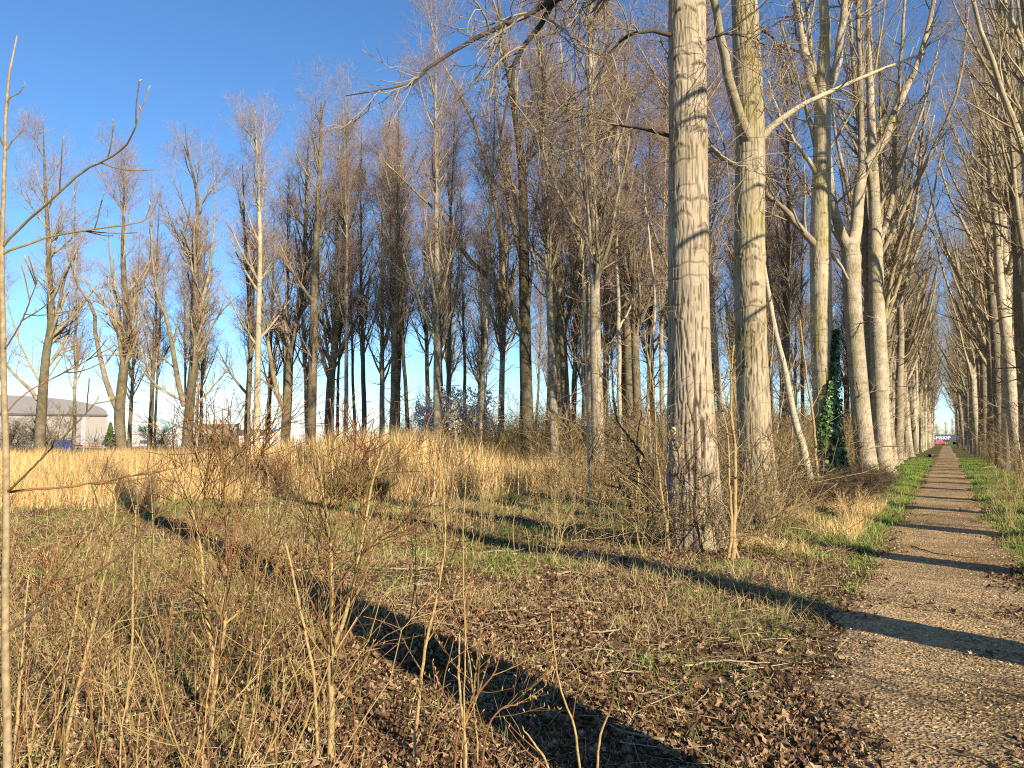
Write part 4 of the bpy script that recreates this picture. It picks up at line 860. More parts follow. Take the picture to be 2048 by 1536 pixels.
stems_tree('leaning_tree', 'thin white-barked tree leaning left beyond the second big trunk', 'tree', [
    ([ext(20.5, 1626, 1010)] + S(20.5, (1616, 950), (1604, 890), (1590, 840), (1575, 760), (1555, 680), (1538, 600), (1525, 520), (1500, 420)), 0.125, 0.035, BARK_PALE, SHB)], (BARK_PALE, BRUSH, BRUSH), 544, SHB, n=12, wob=0.02)
stems_tree('slender_tree', 'very thin dark-tipped sapling beside the ivy, right of the leaning white-barked tree', 'sapling', [
    ([ext(21.5, 1640, 1000)] + S(21.5, (1634, 930), (1628, 860), (1620, 800), (1612, 740), (1600, 640)), 0.05, 0.02, STEM_TAN, SHB)], DK, 545, SHB, wob=0.02)
stems_tree('slender_tree', 'slender white-stemmed tree left of the biggest trunk with forked top', 'tree', [
    ([ext(30, 1246, 960)] + S(30, (1243, 893), (1239, 739), (1236, 602), (1232, 500), (1240, 400), (1236, 260)), 0.105, 0.03, BARK_PALE, SHB),
    (S(30, (1237, 660), (1255, 625), (1268, 590), (1290, 540)), 0.05, 0.02, BARK_PALE, SHB)], (BARK_PALE, BRUSH, BRUSH), 546, SHB, n=10, wob=0.03)
stems_tree('slender_tree', 'pale stem bowing out to the left edge of the biggest trunk', 'tree', [
    ([ext(24, 1305, 980)] + S(24, (1302, 900), (1298, 800), (1300, 700), (1310, 620), (1300, 480), (1285, 350)), 0.075, 0.025, BARK_PALE, SHB)], (BARK_PALE, BRUSH, BRUSH), 547, SHB, n=10, wob=0.03)
rng = RNG(71)
for k_ in range(26):                                          # understorey saplings inside the wood's edge
    D = rng.uniform(15, 36); px = rng.uniform(1080, 1800) if k_ < 20 else rng.uniform(1960, 2060); x = (px - 1024) / FPX * D
    u, v = uv(x, D)
    if -2.6 < u < 2.4: continue
    h = rng.uniform(2.5, 6.0); lx, ly = rng.normal(0, 0.10, 2); tt = np.linspace(0, 1, 6)
    pts = [np.array([x + lx * t * h + 0.12 * math.sin(3 * t + k_), D + ly * t * h, -0.03 + h * t]) for t in tt]
    stems_tree('young_tree', 'thin young tree in the brushy understorey along the left row', 'sapling', [(pts, rng.uniform(0.016, 0.035), 0.006, (STEM_TAN, BRUSH, BARK_PALE)[k_ % 3])], DK, 700 + k_, [(9, 0.1, 0.98, 48, 12, 1.2, 6, 0.03, 0.12, 0.5, 0.006, 4, False, 0.4), (5, 0.2, 1, 45, 14, 0.5, 4, 0.02, 0.15, 0.6, 0.0036, 3, True, 0.3), (3, 0.2, 1, 45, 14, 0.2, 3, 0.02, 0.15, 0.8, 0.0024, 3, True, 0.2)], 'young trees in the understorey', n=6, wob=0.02)
# white blossom, dark thorns by the sheds
BL = [(12, 0.15, 0.98, 50, 14, 1.7, 6, 0.02, 0.14, 0.5, 0.010, 4, False, 0.3), (7, 0.2, 1, 45, 15, 0.7, 4, 0.02, 0.18, 0.6, 0.006, 3, True, 0.3), (4, 0.2, 1, 45, 15, 0.3, 3, 0.02, 0.2, 0.7, 0.004, 3, True, 0.2)]
def bush(name, label, cat, px, D, h, w, nst, mats, seed, spec=BL, blossom=0):
    rng = RNG(seed); x = (px - 1024) / FPX * D; st = []
    for s_ in range(nst):
        a = rng.uniform(0, 6.28); rr_ = w * rng.uniform(0.2, 0.55); hh = h * rng.uniform(0.6, 0.85)
        st.append(([np.array([x + 0.25 * math.cos(a), D + 0.25 * math.sin(a), -0.05]), np.array([x + rr_ * 0.35 * math.cos(a), D + rr_ * 0.35 * math.sin(a), hh * 0.45]), np.array([x + rr_ * math.cos(a), D + rr_ * math.sin(a), hh])], 0.05, 0.015))
    t = stems_tree(name, label, cat, st, mats, seed, spec, n=6, wob=0.04)
    if blossom:
        b = np.array(t.location); tw = [c for c in t.children if c.name.startswith('twigs')][0]
        co = np.empty(len(tw.data.vertices) * 3, np.float32); tw.data.vertices.foreach_get('co', co); co = co.reshape(-1, 3)
        cl = fbm(co[:, 0] * 0.9 + 5, co[:, 2] * 0.9 + co[:, 1] * 0.4, 5, 2); co = co[cl > 0.40]
        c = co[rng.integers(0, len(co), blossom)] + rng.normal(0, 0.05, (blossom, 3))
        V, T = leaf_scatter(rng, c, rng.normal(size=(blossom, 3)) + [0, -0.7, 0.5], rng.uniform(0.06, 0.12, blossom), 0.2)
        obj('blossoms', make_mesh('blossoms', V, None, T, smooth=False), BLOSSOM, t, 'stuff')
    return t
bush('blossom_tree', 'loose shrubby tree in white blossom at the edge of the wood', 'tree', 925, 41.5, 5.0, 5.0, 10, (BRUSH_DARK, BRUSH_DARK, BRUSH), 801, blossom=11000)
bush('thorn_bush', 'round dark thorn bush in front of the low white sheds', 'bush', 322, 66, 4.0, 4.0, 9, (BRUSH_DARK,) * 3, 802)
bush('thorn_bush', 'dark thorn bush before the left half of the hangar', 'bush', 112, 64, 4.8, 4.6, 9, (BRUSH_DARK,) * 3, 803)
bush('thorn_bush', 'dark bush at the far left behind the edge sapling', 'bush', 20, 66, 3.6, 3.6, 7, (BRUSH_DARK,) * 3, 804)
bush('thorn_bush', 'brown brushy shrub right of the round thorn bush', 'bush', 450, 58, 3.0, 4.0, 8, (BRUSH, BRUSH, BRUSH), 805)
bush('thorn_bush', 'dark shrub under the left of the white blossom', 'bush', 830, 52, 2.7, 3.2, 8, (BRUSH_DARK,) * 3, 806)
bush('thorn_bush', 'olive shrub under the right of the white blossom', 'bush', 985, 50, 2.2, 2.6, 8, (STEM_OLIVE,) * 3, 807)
bush('thorn_bush', 'low reddish twig bush in the golden grass at the middle left', 'bush', 555, 22, 1.5, 1.6, 8, (TWIG_RED, TWIG_RED, TWIG_RED), 808, [(7, 0.15, 0.98, 42, 12, 0.6, 6, 0.04, 0.12, 0.5, 0.005, 4, False, 0.4), (4, 0.2, 1, 45, 14, 0.25, 4, 0.02, 0.15, 0.6, 0.003, 3, True, 0.3)])

# ------------------------------------------------------------------ undergrowth, one mass each
def scatter(name, pts, rot, scl, idx, meshes, mat):
    """one mass of ground cover: points carrying instances of a few small meshes"""
    me = bpy.data.meshes.new(name); n = len(pts); me.vertices.add(n); me.vertices.foreach_set('co', np.asarray(pts, np.float32).ravel())
    for nm, ty, val, key in (('rot', 'FLOAT_VECTOR', np.asarray(rot, np.float32).ravel(), 'vector'), ('scl', 'FLOAT', np.asarray(scl, np.float32), 'value'), ('pick', 'INT', np.asarray(idx, np.int32), 'value')):
        a = me.attributes.new(nm, ty, 'POINT'); a.data.foreach_set(key, val)
    o = bpy.data.objects.new(name, me); link(o); o['kind'] = 'stuff'
    ng = bpy.data.node_groups.new(name, 'GeometryNodeTree')
    for io in ('INPUT', 'OUTPUT'): ng.interface.new_socket('Geometry', in_out=io, socket_type='NodeSocketGeometry')
    gi_, go_ = ng.nodes.new('NodeGroupInput'), ng.nodes.new('NodeGroupOutput'); jn = ng.nodes.new('GeometryNodeJoinGeometry')
    def attr(nm, ty): a = ng.nodes.new('GeometryNodeInputNamedAttribute'); a.data_type = ty; a.inputs['Name'].default_value = nm; return a.outputs['Attribute']
    ar, as_, ai = attr('rot', 'FLOAT_VECTOR'), attr('scl', 'FLOAT'), attr('pick', 'INT')
    for k_, m in enumerate(meshes):
        if not m.materials: m.materials.append(mat)
        src = bpy.data.objects.new(name + '_piece', m)
        oi = ng.nodes.new('GeometryNodeObjectInfo'); oi.inputs[0].default_value = src
        ip = ng.nodes.new('GeometryNodeInstanceOnPoints'); cp = ng.nodes.new('FunctionNodeCompare'); cp.data_type = 'INT'; cp.operation = 'EQUAL'
        ci = [x for x in cp.inputs if x.type == 'INT']; ng.links.new(ai, ci[0]); ci[1].default_value = k_
        ng.links.new(gi_.outputs[0], ip.inputs['Points']); ng.links.new(cp.outputs[0], ip.inputs['Selection']); ng.links.new(oi.outputs['Geometry'], ip.inputs['Instance'])
        ng.links.new(ar, ip.inputs['Rotation']); ng.links.new(as_, ip.inputs['Scale']); ng.links.new(ip.outputs[0], jn.inputs[0])
    ng.links.new(jn.outputs[0], go_.inputs[0]); o.modifiers.new('scatter', 'NODES').node_group = ng
    return o
def upright(rng, n, tilt=0.0): return np.stack([rng.normal(0, tilt, n), rng.normal(0, tilt, n), rng.uniform(0, 6.283, n)], 1)
def brush_mass(name, seed, n, sampler, hmin, hmax, mats, spec, r=0.007, lean=0.25, nvar=12):
    rng = RNG(seed); x, y = sampler(rng, n); n = len(x); z = gz(x, y) - 0.03
    hm = 0.5 * (hmin + hmax); ms = []
    for q_ in range(nvar):
        tt = np.linspace(0, 1, 6); h = hm * rng.uniform(0.8, 1.2); d = rng.normal(0, lean, 2); cv = rng.normal(0, lean * 0.8, 2)
        p = np.stack([h * (d[0] * tt + cv[0] * tt * tt), h * (d[1] * tt + cv[1] * tt * tt), h * (tt - 0.12 * tt * tt)], 1)
        p[1:] += rng.normal(0, 0.02, (5, 3)) * h; p = p[None]; R = r * rng.uniform(0.6, 1.3) * np.linspace(1, 0.4, 6)[None]
        g = Geo(); g.tubes(p, R, 5); cur = (p, R)
        for (k, t0, t1_, ang, sd, L, Q, up, wig, rf, rmin, ns, fine, Lt) in spec:
            c, cr = branch(rng, cur[0], cur[1], k, t0, t1_, ang, sd, L, Q, up, wig, rf, rmin, Lt); g.tubes(c, cr, ns); cur = (c, cr)
        ms.append(g.mesh(name + '_piece'))
    scatter(name, np.stack([x, y, z], 1), upright(rng, n, 0.08), rng.uniform(hmin, hmax, n) / hm, rng.integers(0, nvar, n), ms, mats)
def samp_row(rng, n):
    v = rng.uniform(16, 60, n) ** 1.0; u = rng.uniform(-9, -2.5, n); l = (u < -2.6 - 0.2 * (v > 30)) & ~((u > -4.6) & (v > 15) & (v < 28)); return xy(u[l], v[l])
UB = [(7, 0.1, 0.98, 50, 15, 0.75, 5, 0.02, 0.16, 0.6, 0.0042, 3, True, 0.3), (3, 0.2, 1, 45, 15, 0.32, 3, 0.02, 0.2, 0.7, 0.003, 3, True, 0.2)]
brush_mass('undergrowth', 901, 1900, samp_row, 0.8, 3.0, BRUSH, UB)
brush_mass('undergrowth', 902, 900, lambda r, n: xy(r.uniform(-22, -5, n), r.uniform(28, 75, n)), 1.0, 3.4, BRUSH, [(7, 0.1, 0.98, 50, 15, 1.0, 5, 0.02, 0.16, 0.6, 0.006, 3, True, 0.3), (3, 0.2, 1, 45, 15, 0.4, 3, 0.02, 0.2, 0.7, 0.0045, 3, True, 0.2)])
brush_mass('undergrowth', 910, 170, lambda r, n: xy(r.uniform(2.3, 5.5, n), r.uniform(-4, 22, n)), 0.8, 2.6, BRUSH, UB)
brush_mass('undergrowth', 911, 70, lambda r, n: xy(r.uniform(-4.6, -2.3, n), r.uniform(12.5, 17, n)), 0.5, 1.7, BRUSH, UB)
brush_mass('undergrowth', 912, 46, lambda r, n: (r.normal(2.5, 0.75, n), r.normal(10.9, 0.35, n)), 0.3, 1.1, BRUSH, UB)
brush_mass('undergrowth', 903, 420, lambda r, n: xy(r.uniform(2.2, 7, n), r.uniform(24, 70, n)), 0.7, 2.4, BRUSH, UB)
brush_mass('bramble_patch', 904, 700, lambda r, n: xy(r.uniform(-3.3, -1.75, n), r.uniform(17.5, 31, n)), 0.25, 0.75, BRUSH_DARK, [(6, 0.1, 0.98, 60, 15, 0.35, 5, -0.04, 0.2, 0.7, 0.0035, 3, True, 0.3), (3, 0.2, 1, 50, 15, 0.15, 3, 0, 0.2, 0.7, 0.0028, 3, True, 0.2)], lean=0.6)
brush_mass('low_scrub', 905, 260, lambda r, n: (r.uniform(-22, 2, n), r.uniform(24, 60, n)), 0.7, 2.2, BRUSH, [(5, 0.2, 0.98, 40, 12, 0.6, 5, 0.05, 0.12, 0.6, 0.005, 3, True, 0.3)])
brush_mass('dry_weed_stalks', 906, 320, lambda r, n: (r.uniform(-3.0, 2.6, n), r.uniform(9.5, 17, n)), 0.2, 0.7, STRAW_DULL, [(2, 0.4, 0.95, 35, 10, 0.15, 4, 0.05, 0.1, 0.7, 0.002, 3, True, 0.3)], r=0.0035, lean=0.12)
brush_mass('thicket_stalks', 907, 520, lambda r, n: (lambda D, a: (a * D, D))(r.uniform(2.9, 8.5, n), r.uniform(-0.72, -0.22, n)), 0.15, 1.0, THICKET, [(3, 0.25, 0.95, 42, 12, 0.18, 4, 0.06, 0.12, 0.7, 0.0014, 3, True, 0.3)], r=0.0026, lean=0.2)
brush_mass('far_scrub', 908, 900, lambda r, n: (r.uniform(-75, -5, n), r.uniform(62, 105, n)), 0.8, 2.4, BRUSH_DARK, [(8, 0.1, 0.98, 50, 15, 1.0, 4, 0.02, 0.16, 0.6, 0.008, 3, True, 0.3)], r=0.012)
brush_mass('far_scrub', 913, 1500, lambda r, n: xy(r.uniform(-40, -8, n), r.uniform(47, 85, n)), 1.2, 4.2, BRUSH, [(9, 0.1, 0.98, 45, 15, 1.1, 4, 0.03, 0.16, 0.6, 0.006, 3, True, 0.3), (4, 0.2, 1, 45, 15, 0.45, 3, 0.02, 0.2, 0.7, 0.004, 3, True, 0.2)], r=0.014)
brush_mass('edge_scrub', 909, 500, lambda r, n: (r.uniform(-2, 9, n), r.uniform(33, 52, n)), 1.2, 3.8, STEM_OLIVE, [(7, 0.1, 0.98, 35, 12, 0.9, 5, 0.06, 0.12, 0.6, 0.005, 3, True, 0.3), (3, 0.2, 1, 40, 15, 0.35, 3, 0.02, 0.2, 0.7, 0.004, 3, True, 0.2)])

# ------------------------------------------------------------------ grass, reeds, litter, chips
def blade_mesh(rng, x, y, z, h, w, lean, seg=2, droop=0.25):
    n = len(x); a = rng.uniform(0, 2 * math.pi, n); d = np.stack([np.cos(a), np.sin(a)], 1)
    l = np.abs(rng.normal(0, lean, n)) + 0.03; f = rng.uniform(0, math.pi, n); e = np.stack([np.cos(f), np.sin(f)], 1)
    V = []; 
    for s_ in range(seg + 1):
        t = s_ / seg; off = (l * h * t + droop * l * h * t * t)[:, None] * d; hz = h * (t - 0.35 * l * t * t)
        c = np.stack([x + off[:, 0], y + off[:, 1], z + hz], 1)
        if s_ < seg:
            ww = (w * (1 - 0.45 * t) / 2)[:, None]; V += [c - np.c_[e * ww, np.zeros(n)], c + np.c_[e * ww, np.zeros(n)]]
        else: V.append(c)
    nv = 2 * seg + 1
    V = np.stack(V, 1).reshape(-1, 3); b = np.arange(n)[:, None] * nv
    Q = np.concatenate([b + np.array([[2 * s_, 2 * s_ + 1, 2 * s_ + 3, 2 * s_ + 2]]) for s_ in range(seg - 1)]) if seg > 1 else None
    T = b + np.array([[2 * seg - 2, 2 * seg - 1, 2 * seg]])
    return make_mesh('blades', V, Q, T, smooth=False)
def frustum(rng, n, y0, y1, p, amin=-0.80, amax=0.80):
    q = rng.uniform(0, 1, n); e = 1 - p                       # density on the ground falls as y^-(p+1)
    y = (y0 ** e + q * (y1 ** e - y0 ** e)) ** (1 / e) if abs(e) > 1e-6 else y0 * (y1 / y0) ** q
    return rng.uniform(amin, amax, n) * y, y
def on_path(x, y, pad=0.0):
    u, v = uv(x, y); l, r = path_edges(v); return (u > l - pad) & (u < r + pad)
def clump(rng, nb, rad, h0, h1, w0, w1, lean, seg, droop):
    a = rng.uniform(0, 6.283, nb); q = rad * np.sqrt(rng.uniform(0, 1, nb)); return blade_mesh(rng, q * np.cos(a), q * np.sin(a), np.zeros(nb), rng.uniform(h0, h1, nb), rng.uniform(w0, w1, nb), lean, seg, droop)
rng = RNG(1001)
x, y = frustum(rng, 30000, 2.7, 26, 0.3); m = (rng.uniform(0, 1, len(x)) < grass_mask(x, y) ** 1.3 * 0.95 + 0.03) & ~on_path(x, y, -0.16); x, y = x[m], y[m]
scatter('grass', np.stack([x, y, gz(x, y) - 0.01], 1), upright(rng, len(x)), rng.uniform(0.6, 1.35, len(x)) * (1 + y / 60), rng.integers(0, 8, len(x)), [clump(rng, 16, 0.08, 0.03, 0.11, 0.003, 0.006, 0.55, 2, 0.25) for _ in range(8)], GREEN)
v = rng.uniform(9, 75, 14000); u = np.where(rng.uniform(0, 1, 14000) < 0.5, rng.uniform(-2.6, -0.9, 14000), rng.uniform(0.7, 2.7, 14000)); x, y = xy(u, v)
m = (rng.uniform(0, 1, len(x)) < np.maximum(grass_mask(x, y), 0.35 * (on_path(x, y, 0.15)))) & ~on_path(x, y, -0.14); x, y = x[m], y[m]
scatter('verge_grass', np.stack([x, y, gz(x, y) - 0.01], 1), upright(rng, len(x)), rng.uniform(0.7, 1.3, len(x)), rng.integers(0, 8, len(x)), [clump(rng, 16, 0.12, 0.04, 0.14, 0.006, 0.012, 0.5, 2, 0.25) for _ in range(8)], VERGE)
x, y = frustum(rng, 13000, 2.7, 24, 0.35); den = (0.08 + 0.92 * sstep(0.46, 0.58, fbm(x * 0.8, y * 0.8, 61, 3))) * (0.3 + 0.7 * sstep(4, 9, y) + 0.35 * (x > -0.5) * (y < 9)); m = (rng.uniform(0, 1, len(x)) < den) & ~on_path(x, y, 0.05); x, y = x[m], y[m]
scatter('dead_grass', np.stack([x, y, gz(x, y) - 0.01], 1), upright(rng, len(x)), rng.uniform(0.6, 1.3, len(x)) * (1 + y / 40), rng.integers(0, 8, len(x)), [clump(rng, 12, 0.11, 0.05, 0.22, 0.002, 0.0045, 1.1, 2, 0.5) for _ in range(8)], STRAW_DULL)
u = rng.uniform(-3.2, -1.3, 16000); v = rng.uniform(11, 22, 16000); x, y = xy(u, v); m = rng.uniform(0, 1, 16000) < sstep(0.45, 0.6, fbm(x * 0.9, y * 0.9, 66, 2)); x, y = x[m], y[m]
obj('dead_grass', blade_mesh(rng, x, y, gz(x, y) - 0.01, rng.uniform(0.12, 0.38, len(x)), rng.uniform(0.005, 0.008, len(x)), 0.5), STRAW, kind='stuff')
x = rng.uniform(-40, 6, 15000); y = 16 + 42 * rng.uniform(0, 1, 15000) ** 1.35; m = (rng.uniform(0, 1, len(x)) < reed_mask(x, y)) & (np.abs(x / y) < 0.85); x, y = x[m], y[m]; print('reeds', len(x))
tall = 0.58 + 0.65 * fbm(x * 0.25, y * 0.25, 55, 3) + 0.60 * sstep(-11, -8, x) * sstep(1.0, -3, x) * sstep(22, 26, y)
ms = [clump(rng, 26, 0.30, 0.45, 1.15, 0.007, 0.013, 0.18, 3, 0.6) for _ in range(10)]
tall = tall * np.where(fbm(x * 0.8, y * 0.8, 57, 2) > 0.55, 1.3, 0.9)
scatter('reed_grass', np.stack([x, y, gz(x, y) - 0.02], 1), upright(rng, len(x), 0.05), tall, rng.integers(0, 10, len(x)), ms, STRAW)
x = rng.uniform(-26, 5, 60000); y = rng.uniform(12, 26, 60000); m = rng.uniform(0, 1, 60000) < sstep(0.40, 0.62, fbm(x * 0.35, y * 0.35, 58, 3)) * sstep(14, 19, y) * 0.45 * sstep(-3.2, -4, uv(x, y)[0]); x, y = x[m], y[m]
obj('straw_grass', blade_mesh(rng, x, y, gz(x, y) - 0.01, rng.uniform(0.12, 0.45, len(x)), rng.uniform(0.004, 0.008, len(x)), 0.6, 2, 0.5), STRAW, kind='stuff')
# rushes: each tussock a thing
for k_, (px, py, lab) in enumerate([(742, 1002, 'large dark green rush tussock at the front of the golden grass'), (172, 1006, 'dark rush tussock at the left end of the golden grass'), (690, 1000, 'smaller rush tussock left of the large dark one'), (905, 985, 'tan rush tussock right of the large dark one'), (1010, 985, 'broad brown rush tussock in the middle of the golden grass'), (1075, 985, 'brown rush tussock at the right end of the golden grass')]):
    rng = RNG(1100 + k_); Yb = 1.6 * FPX / (py - 880); X0 = (px - 1024) / FPX * Yb; nb = 700
    a = rng.uniform(0, 6.28, nb); rr_ = rng.uniform(0, 0.28, nb) ** 1.0; h = rng.uniform(0.35, 0.85, nb)
    l = rng.uniform(0.1, 0.75, nb); z0 = float(gz(X0, Yb)); pth = np.empty((nb, 4, 3))
    for q, t in enumerate(np.linspace(0, 1, 4)):
        pth[:, q, 0] = np.cos(a) * (rr_ + l * h * t * (0.6 + 0.6 * t)); pth[:, q, 1] = np.sin(a) * (rr_ + l * h * t * (0.6 + 0.6 * t)); pth[:, q, 2] = h * (t - 0.3 * l * t * t) - 0.02
    R = np.repeat([[0.005, 0.0045, 0.0035, 0.001]], nb, 0)
    tg = tag(obj('rush_tussock', Geo().tubes(pth, R, 3).mesh('rush_tussock'), RUSH if k_ in (0, 1, 2) else STRAW_DULL), lab, 'tussock', 'rush tussocks'); tg.location = (X0, Yb, z0)
# leaf litter
rng = RNG(1201)
def lobed_leaves(rng, C, nrmv, size):
    m = len(C); nv = nrm(nrmv); rv = nrm(rng.normal(size=(m, 3))); a = nrm(rv - (rv * nv).sum(1, keepdims=True) * nv); b = np.cross(nv, a)
    kk_ = 11; th_ = np.linspace(0, 2 * math.pi, kk_, endpoint=False)[None] + rng.normal(0, 0.10, (m, kk_))
    r_ = np.where(np.arange(kk_) % 2 == 0, 1.0, 0.62)[None] * rng.uniform(0.7, 1.15, (m, kk_)); px_, py_ = r_ * np.cos(th_) * 0.62, r_ * np.sin(th_) * rng.uniform(0.30, 0.52, (m, 1))
    roll, bend = rng.normal(0, 1.1, (m, 1)), rng.normal(0, 0.7, (m, 1))
    hz_ = roll * py_ ** 2 * 1.6 + bend * px_ ** 2 + rng.normal(0, 0.07, (m, kk_)) + 0.35 * np.abs(py_)
    L = size[:, None, None]; ring_ = C[:, None] + L * (px_[..., None] * a[:, None] + py_[..., None] * b[:, None] + hz_[..., None] * nv[:, None])
    V = np.concatenate([C[:, None], ring_], 1).reshape(-1, 3); i_ = np.arange(kk_)
    T = np.stack([0 * i_, 1 + i_, 1 + (i_ + 1) % kk_], 1)[None] + (np.arange(m) * (kk_ + 1))[:, None, None]
    return V, T.reshape(-1, 3)
def leaf_patch(rng, nl, rad):
    a = rng.uniform(0, 6.283, nl); q = rad * np.sqrt(rng.uniform(0, 1, nl))
    V, T = lobed_leaves(rng, np.stack([q * np.cos(a), q * np.sin(a), rng.uniform(0, 0.025, nl)], 1), rng.normal(0, 0.5, (nl, 3)) + [0, 0, 1], 0.016 + 0.055 * rng.uniform(0, 1, nl) ** 2.0)
    return make_mesh('leaves', V, None, T, smooth=False)
x, y = frustum(rng, 60000, 2.7, 30, 0.5); u, v = uv(x, y)
den = (0.16 + 0.84 * sstep(0.44, 0.60, fbm(x * 0.7, y * 0.7, 63, 3))) * (1 - 0.55 * grass_mask(x, y)) * (1 - 0.8 * reed_mask(x, y))
den = den * np.where(on_path(x, y, -0.38), 0.012, np.where(on_path(x, y, -0.10), 0.12, 1.0)) * np.where((u > -1.9) & (v > 12), 0.5, 1)
m = rng.uniform(0, 1, len(x)) < den; x, y = x[m], y[m]; n = len(x)
scatter('leaf_litter', np.stack([x, y, gz(x, y)], 1), upright(rng, n, 0.05), rng.uniform(0.75, 1.3, n), rng.integers(0, 16, n), [leaf_patch(rng, 13, 0.17) for _ in range(16)], LEAF)
# twig litter
x, y = frustum(rng, 9000, 2.7, 22, 0.5); m = ~on_path(x, y, 0.1); x, y = x[m], y[m]; n = len(x)
a = rng.uniform(0, 6.28, n); L = rng.uniform(0.06, 0.4, n); z = gz(x, y) + rng.uniform(0.0, 0.04, n); kx = rng.normal(0, 0.12, n)
mid = np.stack([x + kx * L * np.sin(a), y - kx * L * np.cos(a), z + rng.uniform(0, 0.02, n)], 1)
p = np.stack([np.stack([x - np.cos(a) * L / 2, y - np.sin(a) * L / 2, z], 1), mid, np.stack([x + np.cos(a) * L / 2, y + np.sin(a) * L / 2, z + rng.uniform(-0.02, 0.05, n)], 1)], 1)
obj('twig_litter', Geo().tubes(p, rng.uniform(0.0012, 0.0042, (n, 1)) * np.array([[1, 0.9, 0.5]]), 4).mesh('twig_litter'), STICK, kind='stuff')
# wood chips on the path
v = 2.6 * (24 / 2.6) ** rng.uniform(0, 1, 50000) ** 1.2; l, r = path_edges(v); u = l - 0.12 + (r - l + 0.24) * rng.uniform(0, 1, len(v)); x, y = xy(u, v)
m = (np.abs(x / y) < 0.9) & (rng.uniform(0, 1, len(v)) < 0.35 + 0.65 * sstep(0.42, 0.6, fbm(x * 1.2, y * 1.2, 67, 3))); x, y = x[m], y[m]; n = len(x); print('chips', n)
a = rng.uniform(0, 6.28, n); L = rng.uniform(0.008, 0.034, n) * (0.8 + 0.4 * rng.uniform(0, 1, n) ** 3); W = L * rng.uniform(0.3, 0.7, n); H = W * rng.uniform(0.15, 0.4, n)
ca, sa = np.cos(a), np.sin(a); z = gz(x, y) + 0.004; tl = rng.normal(0, 0.22, n)
def chip(ox, oy, oz): return np.stack([x + ca * ox * L - sa * oy * W, y + sa * ox * L + ca * oy * W, z + oz * H + ox * L * tl], 1)
V = np.stack([chip(-.5, -.45, 0), chip(.5, -.3, 0), chip(.45, .5, 0), chip(-.5, .35, 0), chip(-.35, -.2, 1), chip(.4, 0, 1.1), chip(-.3, .25, .9)], 1).reshape(-1, 3)
T = np.array([[4, 5, 6], [0, 1, 5], [0, 5, 4], [2, 6, 5], [3, 4, 6], [3, 0, 4]])[None] + (np.arange(n) * 7)[:, None, None]
obj('wood_chips', make_mesh('wood_chips', V, None, T.reshape(-1, 3), smooth=False), CHIP, kind='stuff')

# ------------------------------------------------------------------ single things lying about
def stick(name, label, pts, r, seed, mat=STICK, group=None, fork=True, cat='stick'):
    rng = RNG(seed); a = resample(np.array(pts, float), 14); a[:, 2] += rng.uniform(-0.006, 0.006, 14)
    b = a[0].copy(); g = Geo().tubes(a - b, r * np.linspace(1, 0.55, 14), 7)
    if fork:
        c, cr = branch(rng, (a - b)[None], (r * np.linspace(1, 0.55, 14))[None], 2, 0.3, 0.8, 40, 8, 0.2, 4, 0.02, 0.1, 0.6, 0.002); g.tubes(c, cr, 5)
    o = tag(obj(name, g.mesh(name), mat), label, cat, group); o.location = b; return o
def G(px, py, dz=0.02):
    Yb = 1.6 * FPX / (py - 880); X0 = (px - 1024) / FPX * Yb; return np.array([X0, Yb, float(gz(X0, Yb)) + dz])
stick('fallen_stick', 'pale curved stick lying across the middle of the clearing', [G(1105, 1168), G(1140, 1163, .05), G(1170, 1168, .04), G(1192, 1180)], 0.014, 1)
stick('fallen_stick', 'long thin dark stick lying across the path', [G(1812, 1090), G(1850, 1102), G(1900, 1110), G(1950, 1113)], 0.009, 2, BRUSH_DARK, fork=False)
stick('fallen_stick', 'pale straight stick below the clearing shadow', [G(1010, 1296), G(1045, 1296), G(1095, 1294)], 0.010, 3)
stick('fallen_stick', 'broken grey branch at the foot of the fork-stemmed sapling', [G(690, 1135), G(740, 1145), G(810, 1150), G(880, 1148)], 0.016, 4)
stick('fallen_stick', 'short pale stick under the cut-back shrub shadow', [G(600, 1148), G(620, 1148), G(640, 1146)], 0.016, 5)
stick('fallen_stick', 'dark bent stick on the path at the bottom right', [G(1870, 1490), G(1930, 1500), G(1965, 1520), G(1975, 1530)], 0.006, 6, BRUSH_DARK, fork=False)
stick('fallen_branch', 'pale bare branch lying by the pale trunk right of the path', [G(1952, 941), G(1970, 938, .1), G(1995, 937, .08)], 0.045, 7, STICK, cat='branch')
stick('fallen_branch', 'dark log lying on the left verge far along the path', [G(1856, 914, .12), G(1862, 913, .15), G(1868, 912, .12)], 0.17, 8, BRUSH_DARK, fork=False, cat='log')
rng = RNG(31)
for k_ in range(34):
    x_, y_ = frustum(rng, 1, 3.6, 12, 0.6, -0.5, 0.45); x_, y_ = float(x_[0]), float(y_[0])
    if on_path(np.array([x_]), np.array([y_]), 0.1)[0]: continue
    a = rng.uniform(0, 6.28); L = rng.uniform(0.25, 0.75); d = np.array([math.cos(a), math.sin(a), 0]); k2 = np.array([-d[1], d[0], 0]) * rng.normal(0, 0.09)
    p0 = np.array([x_, y_, float(gz(x_, y_)) + 0.025]); p1 = p0 + d * L; p1[2] = float(gz(p1[0], p1[1])) + 0.03
    stick('fallen_stick', 'small weathered stick lying among the leaf litter of the clearing', [p0, (p0 + p1) / 2 + k2 + [0, 0, 0.015], p1], rng.uniform(0.004, 0.009), 40 + k_, group='small sticks in the leaf litter')
